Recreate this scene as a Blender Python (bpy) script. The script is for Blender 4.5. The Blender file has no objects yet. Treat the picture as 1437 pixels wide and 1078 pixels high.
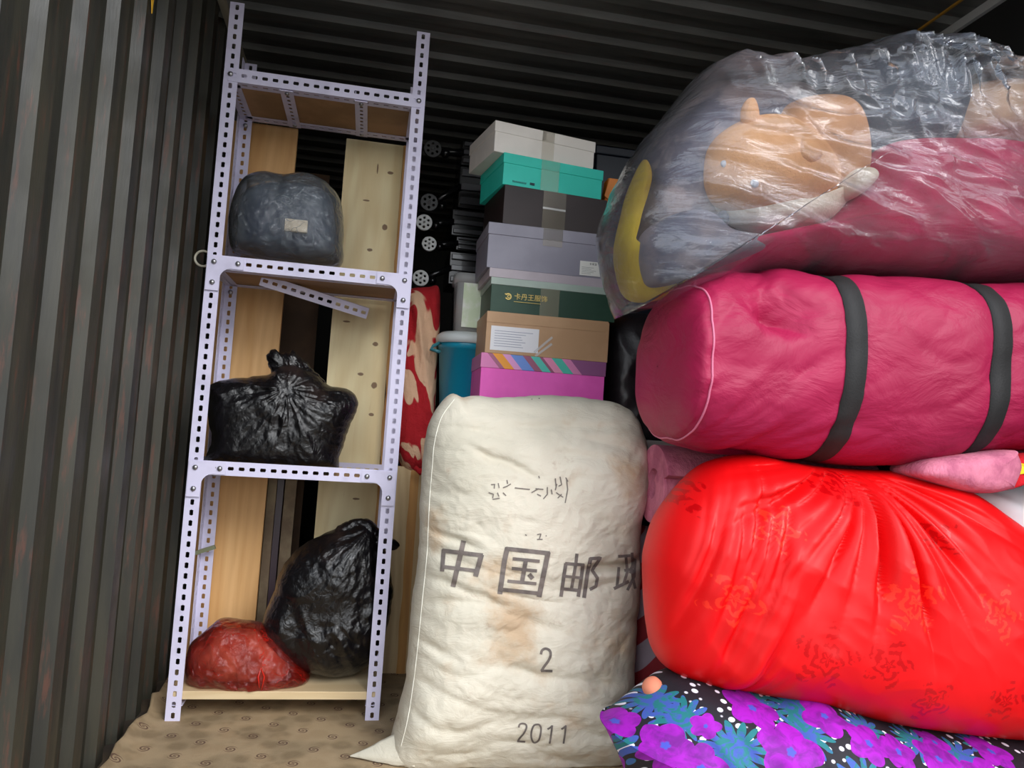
import bpy, bmesh, math, random
import numpy as np
from math import sin, cos, tan, pi, radians, sqrt, atan2
from mathutils import Vector, Matrix, noise
from mathutils.bvhtree import BVHTree
S = bpy.context.scene
COL = S.collection
random.seed(4)
# ------------------------------------------------------------------ camera
FPX, CW, CH, EYE = 1080.0, 1437, 1078, 0.845
_y, _p, _r = radians(10.5), radians(3.5), radians(3.8)
Fv = Vector((sin(_y)*cos(_p), cos(_y)*cos(_p), sin(_p)))
_R0 = Vector((cos(_y), -sin(_y), 0)); _U0 = _R0.cross(Fv)
Rv = cos(_r)*_R0 + sin(_r)*_U0; Uv = -sin(_r)*_R0 + cos(_r)*_U0
cam_d = bpy.data.cameras.new('camera'); cam = bpy.data.objects.new('camera', cam_d); COL.objects.link(cam)
mw = Matrix((Rv, Uv, -Fv)).transposed().to_4x4(); mw.translation = Vector((0, 0, EYE)); cam.matrix_world = mw
cam_d.sensor_fit = 'HORIZONTAL'; cam_d.sensor_width = 36; cam_d.lens = FPX/CW*36; cam_d.clip_start = 0.02
S.camera = cam
# ------------------------------------------------------------------ world + exposure
S.view_settings.view_transform = 'Standard'; S.view_settings.look = 'None'
S.view_settings.gamma = 1; S.view_settings.use_curve_mapping = False
S.view_settings.exposure = -0.08
W = bpy.data.worlds.new('sky'); S.world = W; W.use_nodes = True
wn = W.node_tree.nodes; wl = W.node_tree.links
bgn = wn['Background']; tc = wn.new('ShaderNodeTexCoord'); sx = wn.new('ShaderNodeSeparateXYZ'); rp = wn.new('ShaderNodeValToRGB')
mp = wn.new('ShaderNodeMapRange'); mp.inputs[1].default_value = -1; mp.inputs[2].default_value = 1
wl.new(tc.outputs['Generated'], sx.inputs[0]); wl.new(sx.outputs[2], mp.inputs[0]); wl.new(mp.outputs[0], rp.inputs[0]); wl.new(rp.outputs[0], bgn.inputs[0])
e = rp.color_ramp.elements; e[0].position = 0.49; e[0].color = (.32, .305, .28, 1); e[1].position = 0.60; e[1].color = (.96, 1.0, 1.05, 1)
e3 = rp.color_ramp.elements.new(.53); e3.color = (1.0, 1.0, .98, 1)
e2 = rp.color_ramp.elements.new(1.0); e2.color = (.66, .74, .88, 1)
bgn.inputs[1].default_value = 2.75
sun_d = bpy.data.lights.new('hazy_sun', 'SUN'); sun_d.energy = 1.9; sun_d.angle = radians(28); sun_d.color = (1, .985, .96)
sun = bpy.data.objects.new('hazy_sun', sun_d); COL.objects.link(sun); sun.location = (3, -6, 5)
sun.rotation_euler = Vector((-.45, 1, -.78)).to_track_quat('-Z', 'Y').to_euler()
S.cycles.max_bounces = 10; S.cycles.transparent_max_bounces = 24; S.cycles.diffuse_bounces = 5

# ------------------------------------------------------------------ helpers
def ray(u, v): return Fv + Rv*((u-718.5)/FPX) + Uv*((539-v)/FPX)
O = Vector((0, 0, EYE))
def P(u, v, Y=None, X=None, Z=None):
    d = ray(u, v)
    t = Y/d.y if Y is not None else (X/d.x if X is not None else (Z-EYE)/d.z)
    return O + d*t
def lin(c):
    c = [x/255 for x in c]; return tuple((x/12.92 if x <= .04045 else ((x+.055)/1.055)**2.4) for x in c) + (1,)
def tag(o, label=None, cat=None, group=None, kind=None):
    if label: o['label'] = label
    if cat: o['category'] = cat
    if group: o['group'] = group
    if kind: o['kind'] = kind
    return o
def empty(name, loc, label, cat, rz=0, group=None):
    o = bpy.data.objects.new(name, None); COL.objects.link(o); o.location = loc; o.rotation_euler = (0, 0, rz); o.empty_display_size = .05
    return tag(o, label, cat, group)
def mk(name, vs, fs, mat, parent=None, smooth=False, wp=True):
    """link a mesh given in world coordinates (wp) or local ones; origin moved to its base"""
    me = bpy.data.meshes.new(name); me.from_pydata([tuple(v) for v in vs], [], fs); me.validate(); me.update()
    me.materials.append(mat)
    bm = bmesh.new(); bm.from_mesh(me); bmesh.ops.recalc_face_normals(bm, faces=bm.faces); bm.to_mesh(me); bm.free()
    if smooth: me.shade_smooth()
    o = bpy.data.objects.new(name, me); COL.objects.link(o)
    if parent is not None:
        o.parent = parent
        if wp: o.matrix_parent_inverse = PM(parent).inverted()
    return o
def PM(p):
    m = Matrix.Translation(p.location) @ p.rotation_euler.to_matrix().to_4x4()
    return (PM(p.parent) @ p.matrix_parent_inverse @ m) if p.parent else m
class MB:
    def __init__(s): s.v = []; s.f = []
    def add(s, vs, fs):
        n = len(s.v); s.v += [Vector(v) for v in vs]; s.f += [[i+n for i in f] for f in fs]; return s
    def box(s, a, b, M=None):
        (x0, y0, z0), (x1, y1, z1) = a, b
        vs = [Vector(p) for p in ((x0,y0,z0),(x1,y0,z0),(x1,y1,z0),(x0,y1,z0),(x0,y0,z1),(x1,y0,z1),(x1,y1,z1),(x0,y1,z1))]
        if M is not None: vs = [M @ v for v in vs]
        return s.add(vs, [(0,3,2,1),(4,5,6,7),(0,1,5,4),(1,2,6,5),(2,3,7,6),(3,0,4,7)])
    def tube(s, pts, r, n=8, cap=True):
        pts = [Vector(p) for p in pts]; rs = r if isinstance(r, (list, tuple)) else [r]*len(pts)
        vs = []; up = None
        for i, p in enumerate(pts):
            t = (pts[min(i+1, len(pts)-1)] - pts[max(i-1, 0)]).normalized()
            if up is None: up = Vector((0,0,1)) if abs(t.z) < .9 else Vector((1,0,0))
            a = t.cross(up).normalized(); b = a.cross(t).normalized(); up = b
            for k in range(n):
                w = 2*pi*k/n; vs.append(p + (a*cos(w) + b*sin(w))*rs[i])
        fs = [(i*n+k, i*n+(k+1) % n, (i+1)*n+(k+1) % n, (i+1)*n+k) for i in range(len(pts)-1) for k in range(n)]
        if cap: fs += [list(range(n))[::-1], [(len(pts)-1)*n+k for k in range(n)]]
        return s.add(vs, fs)
    def lathe(s, prof, c, axis='z', n=48):
        vs = []
        for r, h in prof:
            for k in range(n):
                w = 2*pi*k/n
                p = Vector((r*cos(w), r*sin(w), h)) if axis == 'z' else (Vector((r*cos(w), h, r*sin(w))) if axis == 'y' else Vector((h, r*cos(w), r*sin(w))))
                vs.append(p + Vector(c))
        m = len(prof)
        fs = [(i*n+k, i*n+(k+1) % n, (i+1)*n+(k+1) % n, (i+1)*n+k) for i in range(m-1) for k in range(n)]
        fs += [list(range(n)), [(m-1)*n+k for k in range(n)]]
        return s.add(vs, fs)
    def prism(s, poly, y0, y1):          # polygon in x,z
        n = len(poly)
        vs = [(x, y0, z) for x, z in poly] + [(x, y1, z) for x, z in poly]
        return s.add(vs, [list(range(n)), list(range(n, 2*n))[::-1]] + [(k, (k+1) % n, n+(k+1) % n, n+k) for k in range(n)])
    def build(s, name, mat, parent=None, smooth=False, wp=True, bevel=0):
        o = mk(name, s.v, s.f, mat, parent, smooth, wp)
        if bevel:
            b = o.modifiers.new('bevel', 'BEVEL'); b.width = bevel; b.segments = 2; b.limit_method = 'ANGLE'
        return o
# ---- nodes
class NT:
    def __init__(s, name):
        s.m = bpy.data.materials.new(name); s.m.use_nodes = True; s.t = s.m.node_tree; s.n = s.t.nodes; s.l = s.t.links
        s.b = s.n['Principled BSDF']; s.out = s.n['Material Output']; s._co = None
    def new(s, ty, **kw):
        n = s.n.new('ShaderNode'+ty)
        for k, v in kw.items(): setattr(n, k, v)
        return n
    def co(s):
        if s._co is None: s._co = s.new('TexCoord').outputs['Object']
        return s._co
    def inp(s, n, i, v):
        if isinstance(v, bpy.types.NodeSocket): s.l.new(v, n.inputs[i])
        elif v is not None: n.inputs[i].default_value = v
    def math(s, op, a, b=None, c=None, clamp=False):
        n = s.new('Math', operation=op, use_clamp=clamp); s.inp(n, 0, a)
        if b is not None: s.inp(n, 1, b)
        if c is not None: s.inp(n, 2, c)
        return n.outputs[0]
    def mapping(s, sc=(1,1,1), rot=(0,0,0), loc=(0,0,0), v=None):
        n = s.new('Mapping'); s.l.new(v or s.co(), n.inputs[0]); n.inputs['Scale'].default_value = sc; n.inputs['Rotation'].default_value = rot; n.inputs['Location'].default_value = loc
        return n.outputs[0]
    def noise(s, scale, detail=4, rough=.55, v=None, dist=0):
        n = s.new('TexNoise'); s.l.new(v or s.co(), n.inputs['Vector']); n.inputs['Scale'].default_value = scale; n.inputs['Detail'].default_value = detail; n.inputs['Roughness'].default_value = rough; n.inputs['Distortion'].default_value = dist
        return n.outputs['Fac']
    def voro(s, scale, v=None, feature='F1', rnd=1, out='Distance'):
        n = s.new('TexVoronoi', feature=feature); s.l.new(v or s.co(), n.inputs['Vector']); n.inputs['Scale'].default_value = scale; n.inputs['Randomness'].default_value = rnd
        return n.outputs[out]
    def step(s, x, a, b, lo=0, hi=1):
        n = s.new('MapRange', interpolation_type='SMOOTHSTEP'); s.inp(n, 0, x); n.inputs[1].default_value = a; n.inputs[2].default_value = b; n.inputs[3].default_value = lo; n.inputs[4].default_value = hi
        return n.outputs[0]
    def mix(s, f, a, b, mode='MIX'):
        n = s.new('Mix', data_type='RGBA', blend_type=mode); s.inp(n, 0, f); s.inp(n, 6, a); s.inp(n, 7, b); return n.outputs[2]
    def bump(s, h, strength=.3, dist=.01, prev=None):
        n = s.new('Bump'); n.inputs['Strength'].default_value = strength; n.inputs['Distance'].default_value = dist; s.l.new(h, n.inputs['Height'])
        if prev is not None: s.l.new(prev, n.inputs['Normal'])
        return n.outputs[0]
    def set(s, **kw):
        for k, v in kw.items(): s.inp(s.b, {'color':'Base Color','rough':'Roughness','metal':'Metallic','normal':'Normal','coat':'Coat Weight','coatr':'Coat Roughness','sheen':'Sheen Weight','spec':'Specular IOR Level','alpha':'Alpha','trans':'Transmission Weight','ior':'IOR','sub':'Subsurface Weight'}[k], v)
        return s.m
def mat(name, c, rough=.5, c2=None, ns=8, nr=(.4, .6), bump=None, **kw):
    t = NT(name); col = lin(c)
    if c2: col = t.mix(t.step(t.noise(ns, 5), *nr), lin(c), lin(c2))
    if bump: kw['normal'] = t.bump(t.noise(bump[0], 6, .65), bump[1], bump[2] if len(bump) > 2 else .005)
    return t.set(color=col, rough=rough, **kw)
# ---- organic shapes
def catmull(pts, n, closed=True):
    pts = [Vector(p) for p in pts]; m = len(pts); out = []
    segs = m if closed else m-1; k = 16
    for i in range(segs):
        g = (lambda j: pts[j % m]) if closed else (lambda j: pts[max(0, min(m-1, j))])
        a, b, c, d = g(i-1), g(i), g(i+1), g(i+2)
        for j in range(k):
            t = j/k; out.append(.5*((2*b) + (c-a)*t + (2*a-5*b+4*c-d)*t*t + (3*b-a-3*c+d)*t**3))
    if not closed: out.append(pts[-1])
    L = [0]
    loop = out + ([out[0]] if closed else [])
    for i in range(1, len(loop)): L.append(L[-1] + (loop[i]-loop[i-1]).length)
    tot = L[-1]; res = []; j = 0
    cnt = n if closed else n-1
    for i in range(n):
        d = tot*i/cnt
        while j < len(L)-2 and L[j+1] < d: j += 1
        f = (d-L[j])/max(L[j+1]-L[j], 1e-9); res.append(loop[j].lerp(loop[j+1], min(1, f)))
    return res
def ridged(p, oc=3):
    s = 0; a = 1; q = Vector(p)
    for _ in range(oc): s += a*(1-2*abs(noise.noise(q))); a *= .5; q = q*2.03 + Vector((3.1, 1.7, 2.3))
    return s
BV = {}
def blob(name, px, Y, Tf, Tb, m, parent=None, a=3.0, b=2.0, N=260, R=70, disp=None, rj=0.0, rjs=14, zmin=None, xmax=None, key=None, cen=None, world=False, Yfun=None):
    if world: pts = [Vector((x, 0, z)) for x, z in px]
    else: pts = [Vector((q.x, 0, q.z)) for q in (P(u, v, Y=Y) for u, v in px)]
    rim = catmull(pts, N)
    c = Vector((sum(p.x for p in rim)/N, 0, sum(p.z for p in rim)/N))
    if cen: q = P(cen[0], cen[1], Y=Y); c = Vector((q.x, 0, q.z))
    if rj:
        for i, p in enumerate(rim):
            w = noise.noise(Vector((p.x*rjs, Y*3, p.z*rjs))) + .5*noise.noise(Vector((p.x*rjs*2.7, 7, p.z*rjs*2.7)))
            rim[i] = p + (p-c).normalized()*w*rj
    vs = []; rings = []
    def vert(p, s, side):
        t = max(0, 1-s**a)**(1/b); y = Y + (Yfun(p.x, p.z) if Yfun else 0) + (-Tf if side > 0 else Tb)*t
        d = 0
        if disp: d = disp(p.x, y, p.z, s, side)*(1-s**10)
        x, z = p.x, p.z
        y -= side*d
        if zmin is not None: z = max(z, zmin)
        if xmax is not None: x = min(x, xmax)
        vs.append(Vector((x, y, z))); return len(vs)-1
    for side in (1, -1):
        rr = R if side > 0 else max(12, R//4)
        rg = []
        for j in range(rr):
            s = sin((1-j/rr)*pi/2)
            if j == 0 and side < 0: rg.append(rings[0][0]); continue
            rg.append([vert(c + (p-c)*s, s, side) for p in rim])
        cv = vert(c.copy(), 0, side)
        rings.append(rg); rings[-1].append(cv)
    fs = []
    for si, rg in enumerate(rings):
        for j in range(len(rg)-2):
            A, B = rg[j], rg[j+1]
            for k in range(N):
                f = (A[k], A[(k+1) % N], B[(k+1) % N], B[k]); fs.append(f if si == 0 else f[::-1])
        A = rg[-2]; cv = rg[-1]
        for k in range(N):
            f = (A[k], A[(k+1) % N], cv); fs.append(f if si == 0 else f[::-1])
    o = mk(name, vs, fs, m, parent, True)
    if key: BV[key] = BVHTree.FromPolygons(vs, fs)
    return o
def onto(key, u, v, off=.0015):
    d = ray(u, v).normalized(); h = BV[key].ray_cast(O, d)
    if h[0] is None: return None
    return h[0] - d*off
def decal_strip(mb, key, pts, w, off=.0015, step=2.0, thick=.0006):
    """stroke of width w px following polyline pts (px), laid on the surface"""
    P2 = [Vector((x, y, 0)) for x, y in pts]; L = []
    for a, b in zip(P2, P2[1:]):
        n = max(1, int((b-a).length/step))
        L += [a.lerp(b, i/n) for i in range(n)]
    L.append(P2[-1]); rows = []
    nw = max(1, int(w/3))
    for i, p in enumerate(L):
        t = (L[min(i+1, len(L)-1)] - L[max(i-1, 0)]).normalized(); nrm = Vector((-t.y, t.x, 0))
        row = [onto(key, *(p + nrm*w*(j/nw-.5)).xy, off) for j in range(nw+1)]
        if any(r is None for r in row): rows.append(None)
        else: rows.append(row)
    for r0, r1 in zip(rows, rows[1:]):
        if r0 is None or r1 is None: continue
        for j in range(nw): mb.add([r0[j], r0[j+1], r1[j+1], r1[j]], [(0, 1, 2, 3)])
def proj_tube(mb, key, pts, r, off=.001, n=6):
    q = [onto(key, u, v, off) for u, v in catmull2(pts)]
    q = [x for x in q if x is not None]
    if len(q) > 1: mb.tube(q, r, n)
def catmull2(pts, k=5):
    return [(p.x, p.y) for p in catmull([(x, y, 0) for x, y in pts], max(8, int(sum(sqrt((a[0]-b[0])**2+(a[1]-b[1])**2) for a, b in zip(pts, pts[1:]))/k)), closed=False)]
def loftX(name, secs, n_exp, m, parent=None, N=160, K=150, disp=None, key=None, capf=.06):
    """secs: (x, z0, z1, yc, ry); closed ends"""
    X = [s[0] for s in secs]; x0, x1 = X[0], X[-1]; vs = []; L = x1-x0
    for i in range(K+1):
        t = i/K; t = .5-.5*cos(pi*t) if True else t
        x = x0+L*t
        z0, z1, yc, ry = [float(np.interp(x, X, [s[j] for s in secs])) for j in (1, 2, 3, 4)]
        e = min(x-x0, x1-x)/capf; sc = 1 if e >= 1 else (1-(1-e)**2.6)**(1/2.6)
        sc = max(sc, .0)
        for k in range(N):
            w = 2*pi*k/N; c, s_ = cos(w), sin(w)
            py = math.copysign(abs(c)**(2/n_exp), c); pz = math.copysign(abs(s_)**(2/n_exp), s_)
            p = Vector((x, yc+ry*py*sc, (z0+z1)/2+(z1-z0)/2*pz*sc))
            if disp:
                nr = Vector((0, py, pz)).normalized(); p += nr*disp(p, w)*min(1, e+.1)
            vs.append(p)
    fs = [(i*N+k, i*N+(k+1) % N, (i+1)*N+(k+1) % N, (i+1)*N+k) for i in range(K) for k in range(N)]
    o = mk(name, vs, fs, m, parent, True)
    if key: BV[key] = BVHTree.FromPolygons(vs, fs)
    return o
def ring_pts(key, x, yc, zc, n=96, off=.002, dx=0, a0=0, a1=2*pi):
    out = []
    for k in range(n):
        w = a0+(a1-a0)*k/n; d = Vector((dx, cos(w), sin(w))).normalized()
        far = Vector((x, yc, zc)) + d*1.2
        h = BV[key].ray_cast(far, -d)
        if h[0] is not None: out.append(h[0] + d*off)
    return out
def strap(name, key, x, yc, zc, width, m, parent, th=.003):
    n = 120; A = ring_pts(key, x-width/2, yc, zc, n, 0); Bm = ring_pts(key, x, yc, zc, n, 0.0); B = ring_pts(key, x+width/2, yc, zc, n, 0)
    k = min(len(A), len(B), len(Bm)); vs = []; c = Vector((0, yc, zc))
    for i in range(k):
        r = []
        for q in (A[i], Bm[i], B[i]):
            d = Vector((0, q.y-yc, q.z-zc)).normalized(); r.append((q, d))
        mx = max((q-Vector((q.x, yc, zc))).length for q, d in r)
        vs += [r[0][0]-r[0][1]*.002, r[0][0]+r[0][1]*th, r[1][0]+r[1][1]*(th+.001), r[2][0]+r[2][1]*th, r[2][0]-r[2][1]*.002]
    fs = [(i*5+j, i*5+j+1, ((i+1) % k)*5+j+1, ((i+1) % k)*5+j) for i in range(k) for j in range(4)]
    return mk(name, vs, fs, m, parent, True)

# ------------------------------------------------------------------ room
def steel(name, c1, c2, rust=.5, vert=True):
    t = NT(name); v = t.mapping((6, 6, .7) if vert else (1, 8, 8))
    col = t.mix(t.step(t.noise(3, 6, .6, v), .35, .7), lin(c1), lin(c2))
    col = t.mix(t.math('MULTIPLY', t.step(t.noise(9, 8, .7, v), .54, .68), rust), col, lin((104, 58, 42)))
    sv = t.mapping((60, 60, 14), (0.5, 0, .2)) if vert else t.mapping((20, 60, 60))
    spk = t.step(t.noise(1.6, 3, .5, sv), .79, .82)
    col = t.mix(t.math('MULTIPLY', spk, .6), col, lin((150, 150, 140)))
    return t.set(color=col, rough=t.step(t.noise(5, 4), .3, .7, .38, .6), spec=.5, normal=t.bump(t.noise(40, 4, .6, v), .15, .003))
XL, XR, ZC, Y0, Y1 = -.553, 1.62, 2.13, 1.18, 5.6
m_wall = steel('weathered_wall_steel', (54, 52, 41), (35, 35, 30))
m_ceil = steel('ceiling_steel', (104, 103, 98), (82, 82, 78), .25, False)
m_dark = mat('dark_panel', (30, 30, 29), .55, (22, 22, 22), 5)
def corrug(lo, hi, pitch, phase, flat_in, run, depth):
    """1D profile list of (position, offset); offset 0 = inner ridge, depth = recessed"""
    out = []; k = int((lo-phase)/pitch)-1; y = phase+k*pitch
    while y < hi+pitch:
        # slope facing the opening goes from recess (y) to ridge (y+run)
        out += [(y, depth), (y+run, 0), (y+run+flat_in, 0), (y+2*run+flat_in, depth)]
        y += pitch
    return [(max(lo, min(hi, p)), d) for p, d in out if lo-.02 <= p <= hi+.02]
pr = corrug(Y0, Y1, .159, 1.314, .052, .013, .022)
vs = []; 
for y, d in pr: vs += [(XL-d, y, 0), (XL-d, y, ZC)]
n = len(pr); fs = [(2*i, 2*i+2, 2*i+3, 2*i+1) for i in range(n-1)]
b = len(vs)
for y, d in pr: vs += [(XL-.05, y, 0), (XL-.05, y, ZC)]
fs += [(b+2*i, b+2*i+1, b+2*i+3, b+2*i+2) for i in range(n-1)] + [(1+2*i, 3+2*i, b+3+2*i, b+1+2*i) for i in range(n-1)] + [(0, 1, b+1, b), (2*n-2, b+2*n-2, b+2*n-1, 2*n-1)]
tag(mk('wall_left', vs, fs, m_wall), kind='structure')
pr = corrug(Y0, Y1, .1405, 2.213-.1405*6, .048, .012, .018)
vs = []; xa, xb = XL-.05, XR+.05; sk = .028
for y, d in pr: vs += [(xa, y, ZC+d), (xb, y-0*sk*(xb-xa), ZC+d)]
n = len(pr); fs = [(2*i, 2*i+1, 2*i+3, 2*i+2) for i in range(n-1)]; b = len(vs)
for y, d in pr: vs += [(xa, y, ZC+.05), (xb, y, ZC+.05)]
fs += [(b+2*i, b+2*i+2, b+2*i+3, b+2*i+1) for i in range(n-1)] + [(0, b, b+1, 1), (2*n-2, 2*n-1, b+2*n-1, b+2*n-2)]
tag(mk('ceiling', vs, fs, m_ceil), kind='structure')
tag(MB().box((XL-.06, Y0, -.06), (XR+.06, Y1, 0)).build('floor', mat('plank_floor', (70, 58, 44), .7, (50, 42, 34), 6)), kind='structure')
tag(MB().box((XR, Y0, 0), (XR+.05, Y1, ZC)).build('wall_right', m_dark), kind='structure')
tag(MB().box((XL-.05, Y1, 0), (XR+.05, Y1+.05, ZC+.05)).build('wall_back', m_dark), kind='structure')
# ceiling edge strips on the right, corner rail on the left
tag(MB().box((XR-.012, Y0, ZC-.028), (XR, Y1, ZC-.001)).build('trim_1', mat('grey_trim', (190, 190, 188), .45)), kind='structure')
tag(MB().box((XR-.085, Y0, ZC-.006), (XR-.078, Y1, ZC-.0005)).build('trim_2', mat('ochre_trim', (190, 140, 50), .6)), kind='structure')
tag(MB().tube([(XL+.016, Y0, ZC-.016), (XL+.016, Y1, ZC-.016)], .014, 10).build('trim_3', mat('rail_paint', (120, 112, 96), .5), smooth=True), kind='structure')
tag(MB().box((-8, -12, -1.05), (9, Y0-.05, -1.0)).build('ground', mat('asphalt', (120, 118, 114), .9, (100, 99, 96), 3)), kind='structure')
# ---- carpet
t = NT('patterned_carpet'); v = t.co()
base = t.mix(t.step(t.noise(9, 3, .5), .4, .6), lin((166, 142, 108)), lin((138, 118, 88)))
base = t.mix(t.step(t.voro(16, rnd=.6, out='Distance'), .3, .6, .0, .35), base, lin((182, 160, 126)))
g = t.mapping((11, 11, 0), (0, 0, .5)); nz = t.new('VectorMath', operation='FRACTION'); t.l.new(g, nz.inputs[0])
sb = t.new('VectorMath', operation='SUBTRACT'); t.l.new(nz.outputs[0], sb.inputs[0]); sb.inputs[1].default_value = (.5, .5, 0)
ln = t.new('VectorMath', operation='LENGTH'); t.l.new(sb.outputs[0], ln.inputs[0]); sp = t.new('SeparateXYZ'); t.l.new(sb.outputs[0], sp.inputs[0])
an = t.math('ARCTAN2', sp.outputs[1], sp.outputs[0])
spir = t.math('SINE', t.math('ADD', t.math('MULTIPLY', ln.outputs['Value'], 62), t.math('MULTIPLY', an, 2)))
mo = t.math('MULTIPLY', t.step(spir, -.1, .3), t.step(ln.outputs['Value'], .20, .16))
base = t.mix(t.math('MULTIPLY', mo, .8), base, lin((82, 50, 42)))
m_carpet = t.set(color=base, rough=.95, normal=t.bump(t.noise(260, 3), .5, .004))
pts = []
for i in range(60):
    y = 1.2+i*(3.3/59); pts.append((XL+.012+.016*noise.noise(Vector((0, y*9, 3)))+.012, y))
NX = 40; vs = []; fs = []
for (xl, y) in pts:
    for j in range(NX+1):
        f = j/NX; x = xl+(XR-.01-xl)*f**1.6; up = .022*max(0, 1-(x-xl)/.05)**2*(1+noise.noise(Vector((1, y*12, 0))))
        vs.append((x, y, .006+up))
for i in range(59):
    for j in range(NX): k = i*(NX+1)+j; fs.append((k, k+1, k+NX+2, k+NX+1))
o = mk('carpet', vs, fs, m_carpet, smooth=True); sd = o.modifiers.new('t', 'SOLIDIFY'); sd.thickness = .006; sd.offset = -1
tag(o, 'brown beige patterned carpet with ragged edge covering the floor', 'carpet')
FL = .006

# ------------------------------------------------------------------ slotted angle shelving unit
t = NT('lilac_painted_steel')
c = t.mix(t.step(t.noise(14, 5), .45, .75), lin((212, 208, 232)), lin((196, 192, 216)))
c = t.mix(t.step(t.noise(60, 4), .74, .78), c, lin((120, 105, 98)))
m_lil = t.set(color=c, rough=.42, spec=.4)
m_bolt = mat('zinc_bolt', (170, 170, 172), .3, metal=.9)
PITCH = .0285
def plate(mb, org, ax, w_ax, length, width, slot=(.0165, .0098)):
    """strip from org along ax (length) and w_ax (width) with a row of slots"""
    ax = Vector(ax); w_ax = Vector(w_ax); org = Vector(org); n = max(1, int(round(length/PITCH))); p = length/n
    a, b = slot[0]/2, slot[1]/2
    for i in range(n):
        c0 = org + ax*(p*(i+.5)) + w_ax*(width*.5)
        out = [(-p/2, -width/2), (0, -width/2), (p/2, -width/2), (p/2, 0), (p/2, width/2), (0, width/2), (-p/2, width/2), (-p/2, 0)]
        k = .75; inn = [(-a+b*.35, -b), (0, -b), (a-b*.35, -b), (a, 0), (a-b*.35, b), (0, b), (-a+b*.35, b), (-a, 0)]
        vs = [c0+ax*x+w_ax*y for x, y in out] + [c0+ax*x+w_ax*y for x, y in inn]
        mb.add(vs, [(j, (j+1) % 8, 8+(j+1) % 8, 8+j) for j in range(8)])
def angle(name, org, ax, w1, w2, length, parent, width=.038, lab=None):
    mb = MB(); plate(mb, org, ax, w1, length, width); plate(mb, org, ax, w2, length, width)
    me_v = mb.v; o = mk(name, me_v, mb.f, m_lil, parent)
    bm = bmesh.new(); bm.from_mesh(o.data); bmesh.ops.remove_doubles(bm, verts=bm.verts, dist=.0003); bmesh.ops.recalc_face_normals(bm, faces=bm.faces); bm.to_mesh(o.data); bm.free()
    s = o.modifiers.new('thick', 'SOLIDIFY'); s.thickness = .0022; s.offset = 0
    if lab: o['label'] = lab
    return o
SF, SB = 2.25, 2.535            # front / rear planes
SL, SR = -.470, .098
sh = empty('shelving_unit', ((SL+SR)/2, (SF+SB)/2, 0), 'tall narrow lilac slotted steel shelving unit beside the corrugated wall', 'shelf')
H = 2.012
X_, Y_, Z_ = (1,0,0), (0,1,0), (0,0,1)
angle('upright', (SL, SF, FL), Z_, X_, Y_, H-FL, sh); angle('upright', (SR, SF, FL), Z_, (-1,0,0), Y_, H-FL, sh)
HR = 1.966
angle('upright', (SL, SB, FL), Z_, X_, (0,-1,0), HR-FL, sh); angle('upright', (SR, SB, FL), Z_, (-1,0,0), (0,-1,0), HR-FL, sh)
m_board = mat('brown_hardboard', (172, 134, 94), .7, (150, 116, 80), 5, bump=(60, .2))
tz = (1.8, 1.262, .690); bolts = []
def dome(mb, x, z, y=SF-.003, r=.0075):
    mb.lathe([(r, 0), (r, -.002), (r*.75, -.005), (r*.3, -.0065)], (x, y, z), 'y', 14)
fr = -.0028
for ti, z in enumerate(tz):
    zb = z-.019
    angle('front_rail', (SL+.012, SF+fr, zb), X_, Z_, Y_, SR-SL-.024, sh)
    angle('rear_rail', (SL+.012, SB-fr, zb), X_, Z_, (0,-1,0), SR-SL-.024, sh)
    angle('side_rail', (SL+.004, SF+.004, zb), Y_, Z_, X_, SB-SF-.008, sh)
    angle('side_rail', (SR-.004, SF+.004, zb), Y_, Z_, (-1,0,0), SB-SF-.008, sh)
    MB().box((SL+.01, SF+.004, zb+.0025), (SR-.01, SB-.004, zb+.0085)).build('shelf_panel', m_board, sh, bevel=.001)
    if ti == 0:
        for xc in (P(407, 170, Y=2.39).x, P(506, 185, Y=2.39).x):
            angle('cross_rail', (xc-.018, SF+.002, zb-.004), Y_, X_, Z_, SB-SF-.004, sh, .036)
    if ti > 0:                 # corner gussets with a concave edge
        for sgn, xe in ((1, SL+.002), (-1, SR-.002)):
            poly = [(0, .036), (.098, .036), (.098, .002)] + [(.036+.030*(1-sin(w)), .002-.030*(1-cos(w))) for w in [i*pi/2/8 for i in range(9)]] + [(.036, -.062), (0, -.062)]
            q = [(xe+sgn*a_, zb+b_) for a_, b_ in poly]
            MB().prism(q, SF-.0075, SF-.0045).build('corner_bracket', m_lil, sh)
            for a_, b_ in ((.018, .018), (.082, .018), (.018, -.040)):
                bm_ = MB(); dome(bm_, xe+sgn*a_, zb+b_, SF-.0075); bm_.build('bolt', m_bolt, sh, smooth=True)
    else:
        for xx in (SL+.018, SR-.018):
            bm_ = MB(); dome(bm_, xx, z, SF-.005); bm_.build('bolt', m_bolt, sh, smooth=True)
        for xc in (P(407, 170, Y=2.39).x, P(506, 185, Y=2.39).x):
            for yy in (SF+.02, SB-.02): MB().lathe([(.007, 0), (.007, -.002), (.005, -.005)], (xc, yy, zb-.004), 'z', 12).build('bolt', m_bolt, sh, smooth=True)
    for xx in (SL+.02, SR-.02): MB().lathe([(.007, .006), (.007, -.002), (.005, -.005)], (xx, SB-.008, z-.04), 'y', 12).build('bolt', m_bolt, sh, smooth=True)
# loose diagonal rail under the second shelf
a_, b_ = P(366, 392, Y=2.34), P(516, 440, Y=2.46); d_ = (b_-a_); ln_ = d_.length; d_.normalize(); w_ = Vector((0, .25, -1)); w_ = (w_-d_*w_.dot(d_)).normalized(); n_ = d_.cross(w_)
angle('loose_brace', a_+w_*-.016, d_, w_, n_ if n_.y > 0 else -n_, ln_, sh, .034, 'loose slotted rail hanging diagonally under the second shelf')
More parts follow.
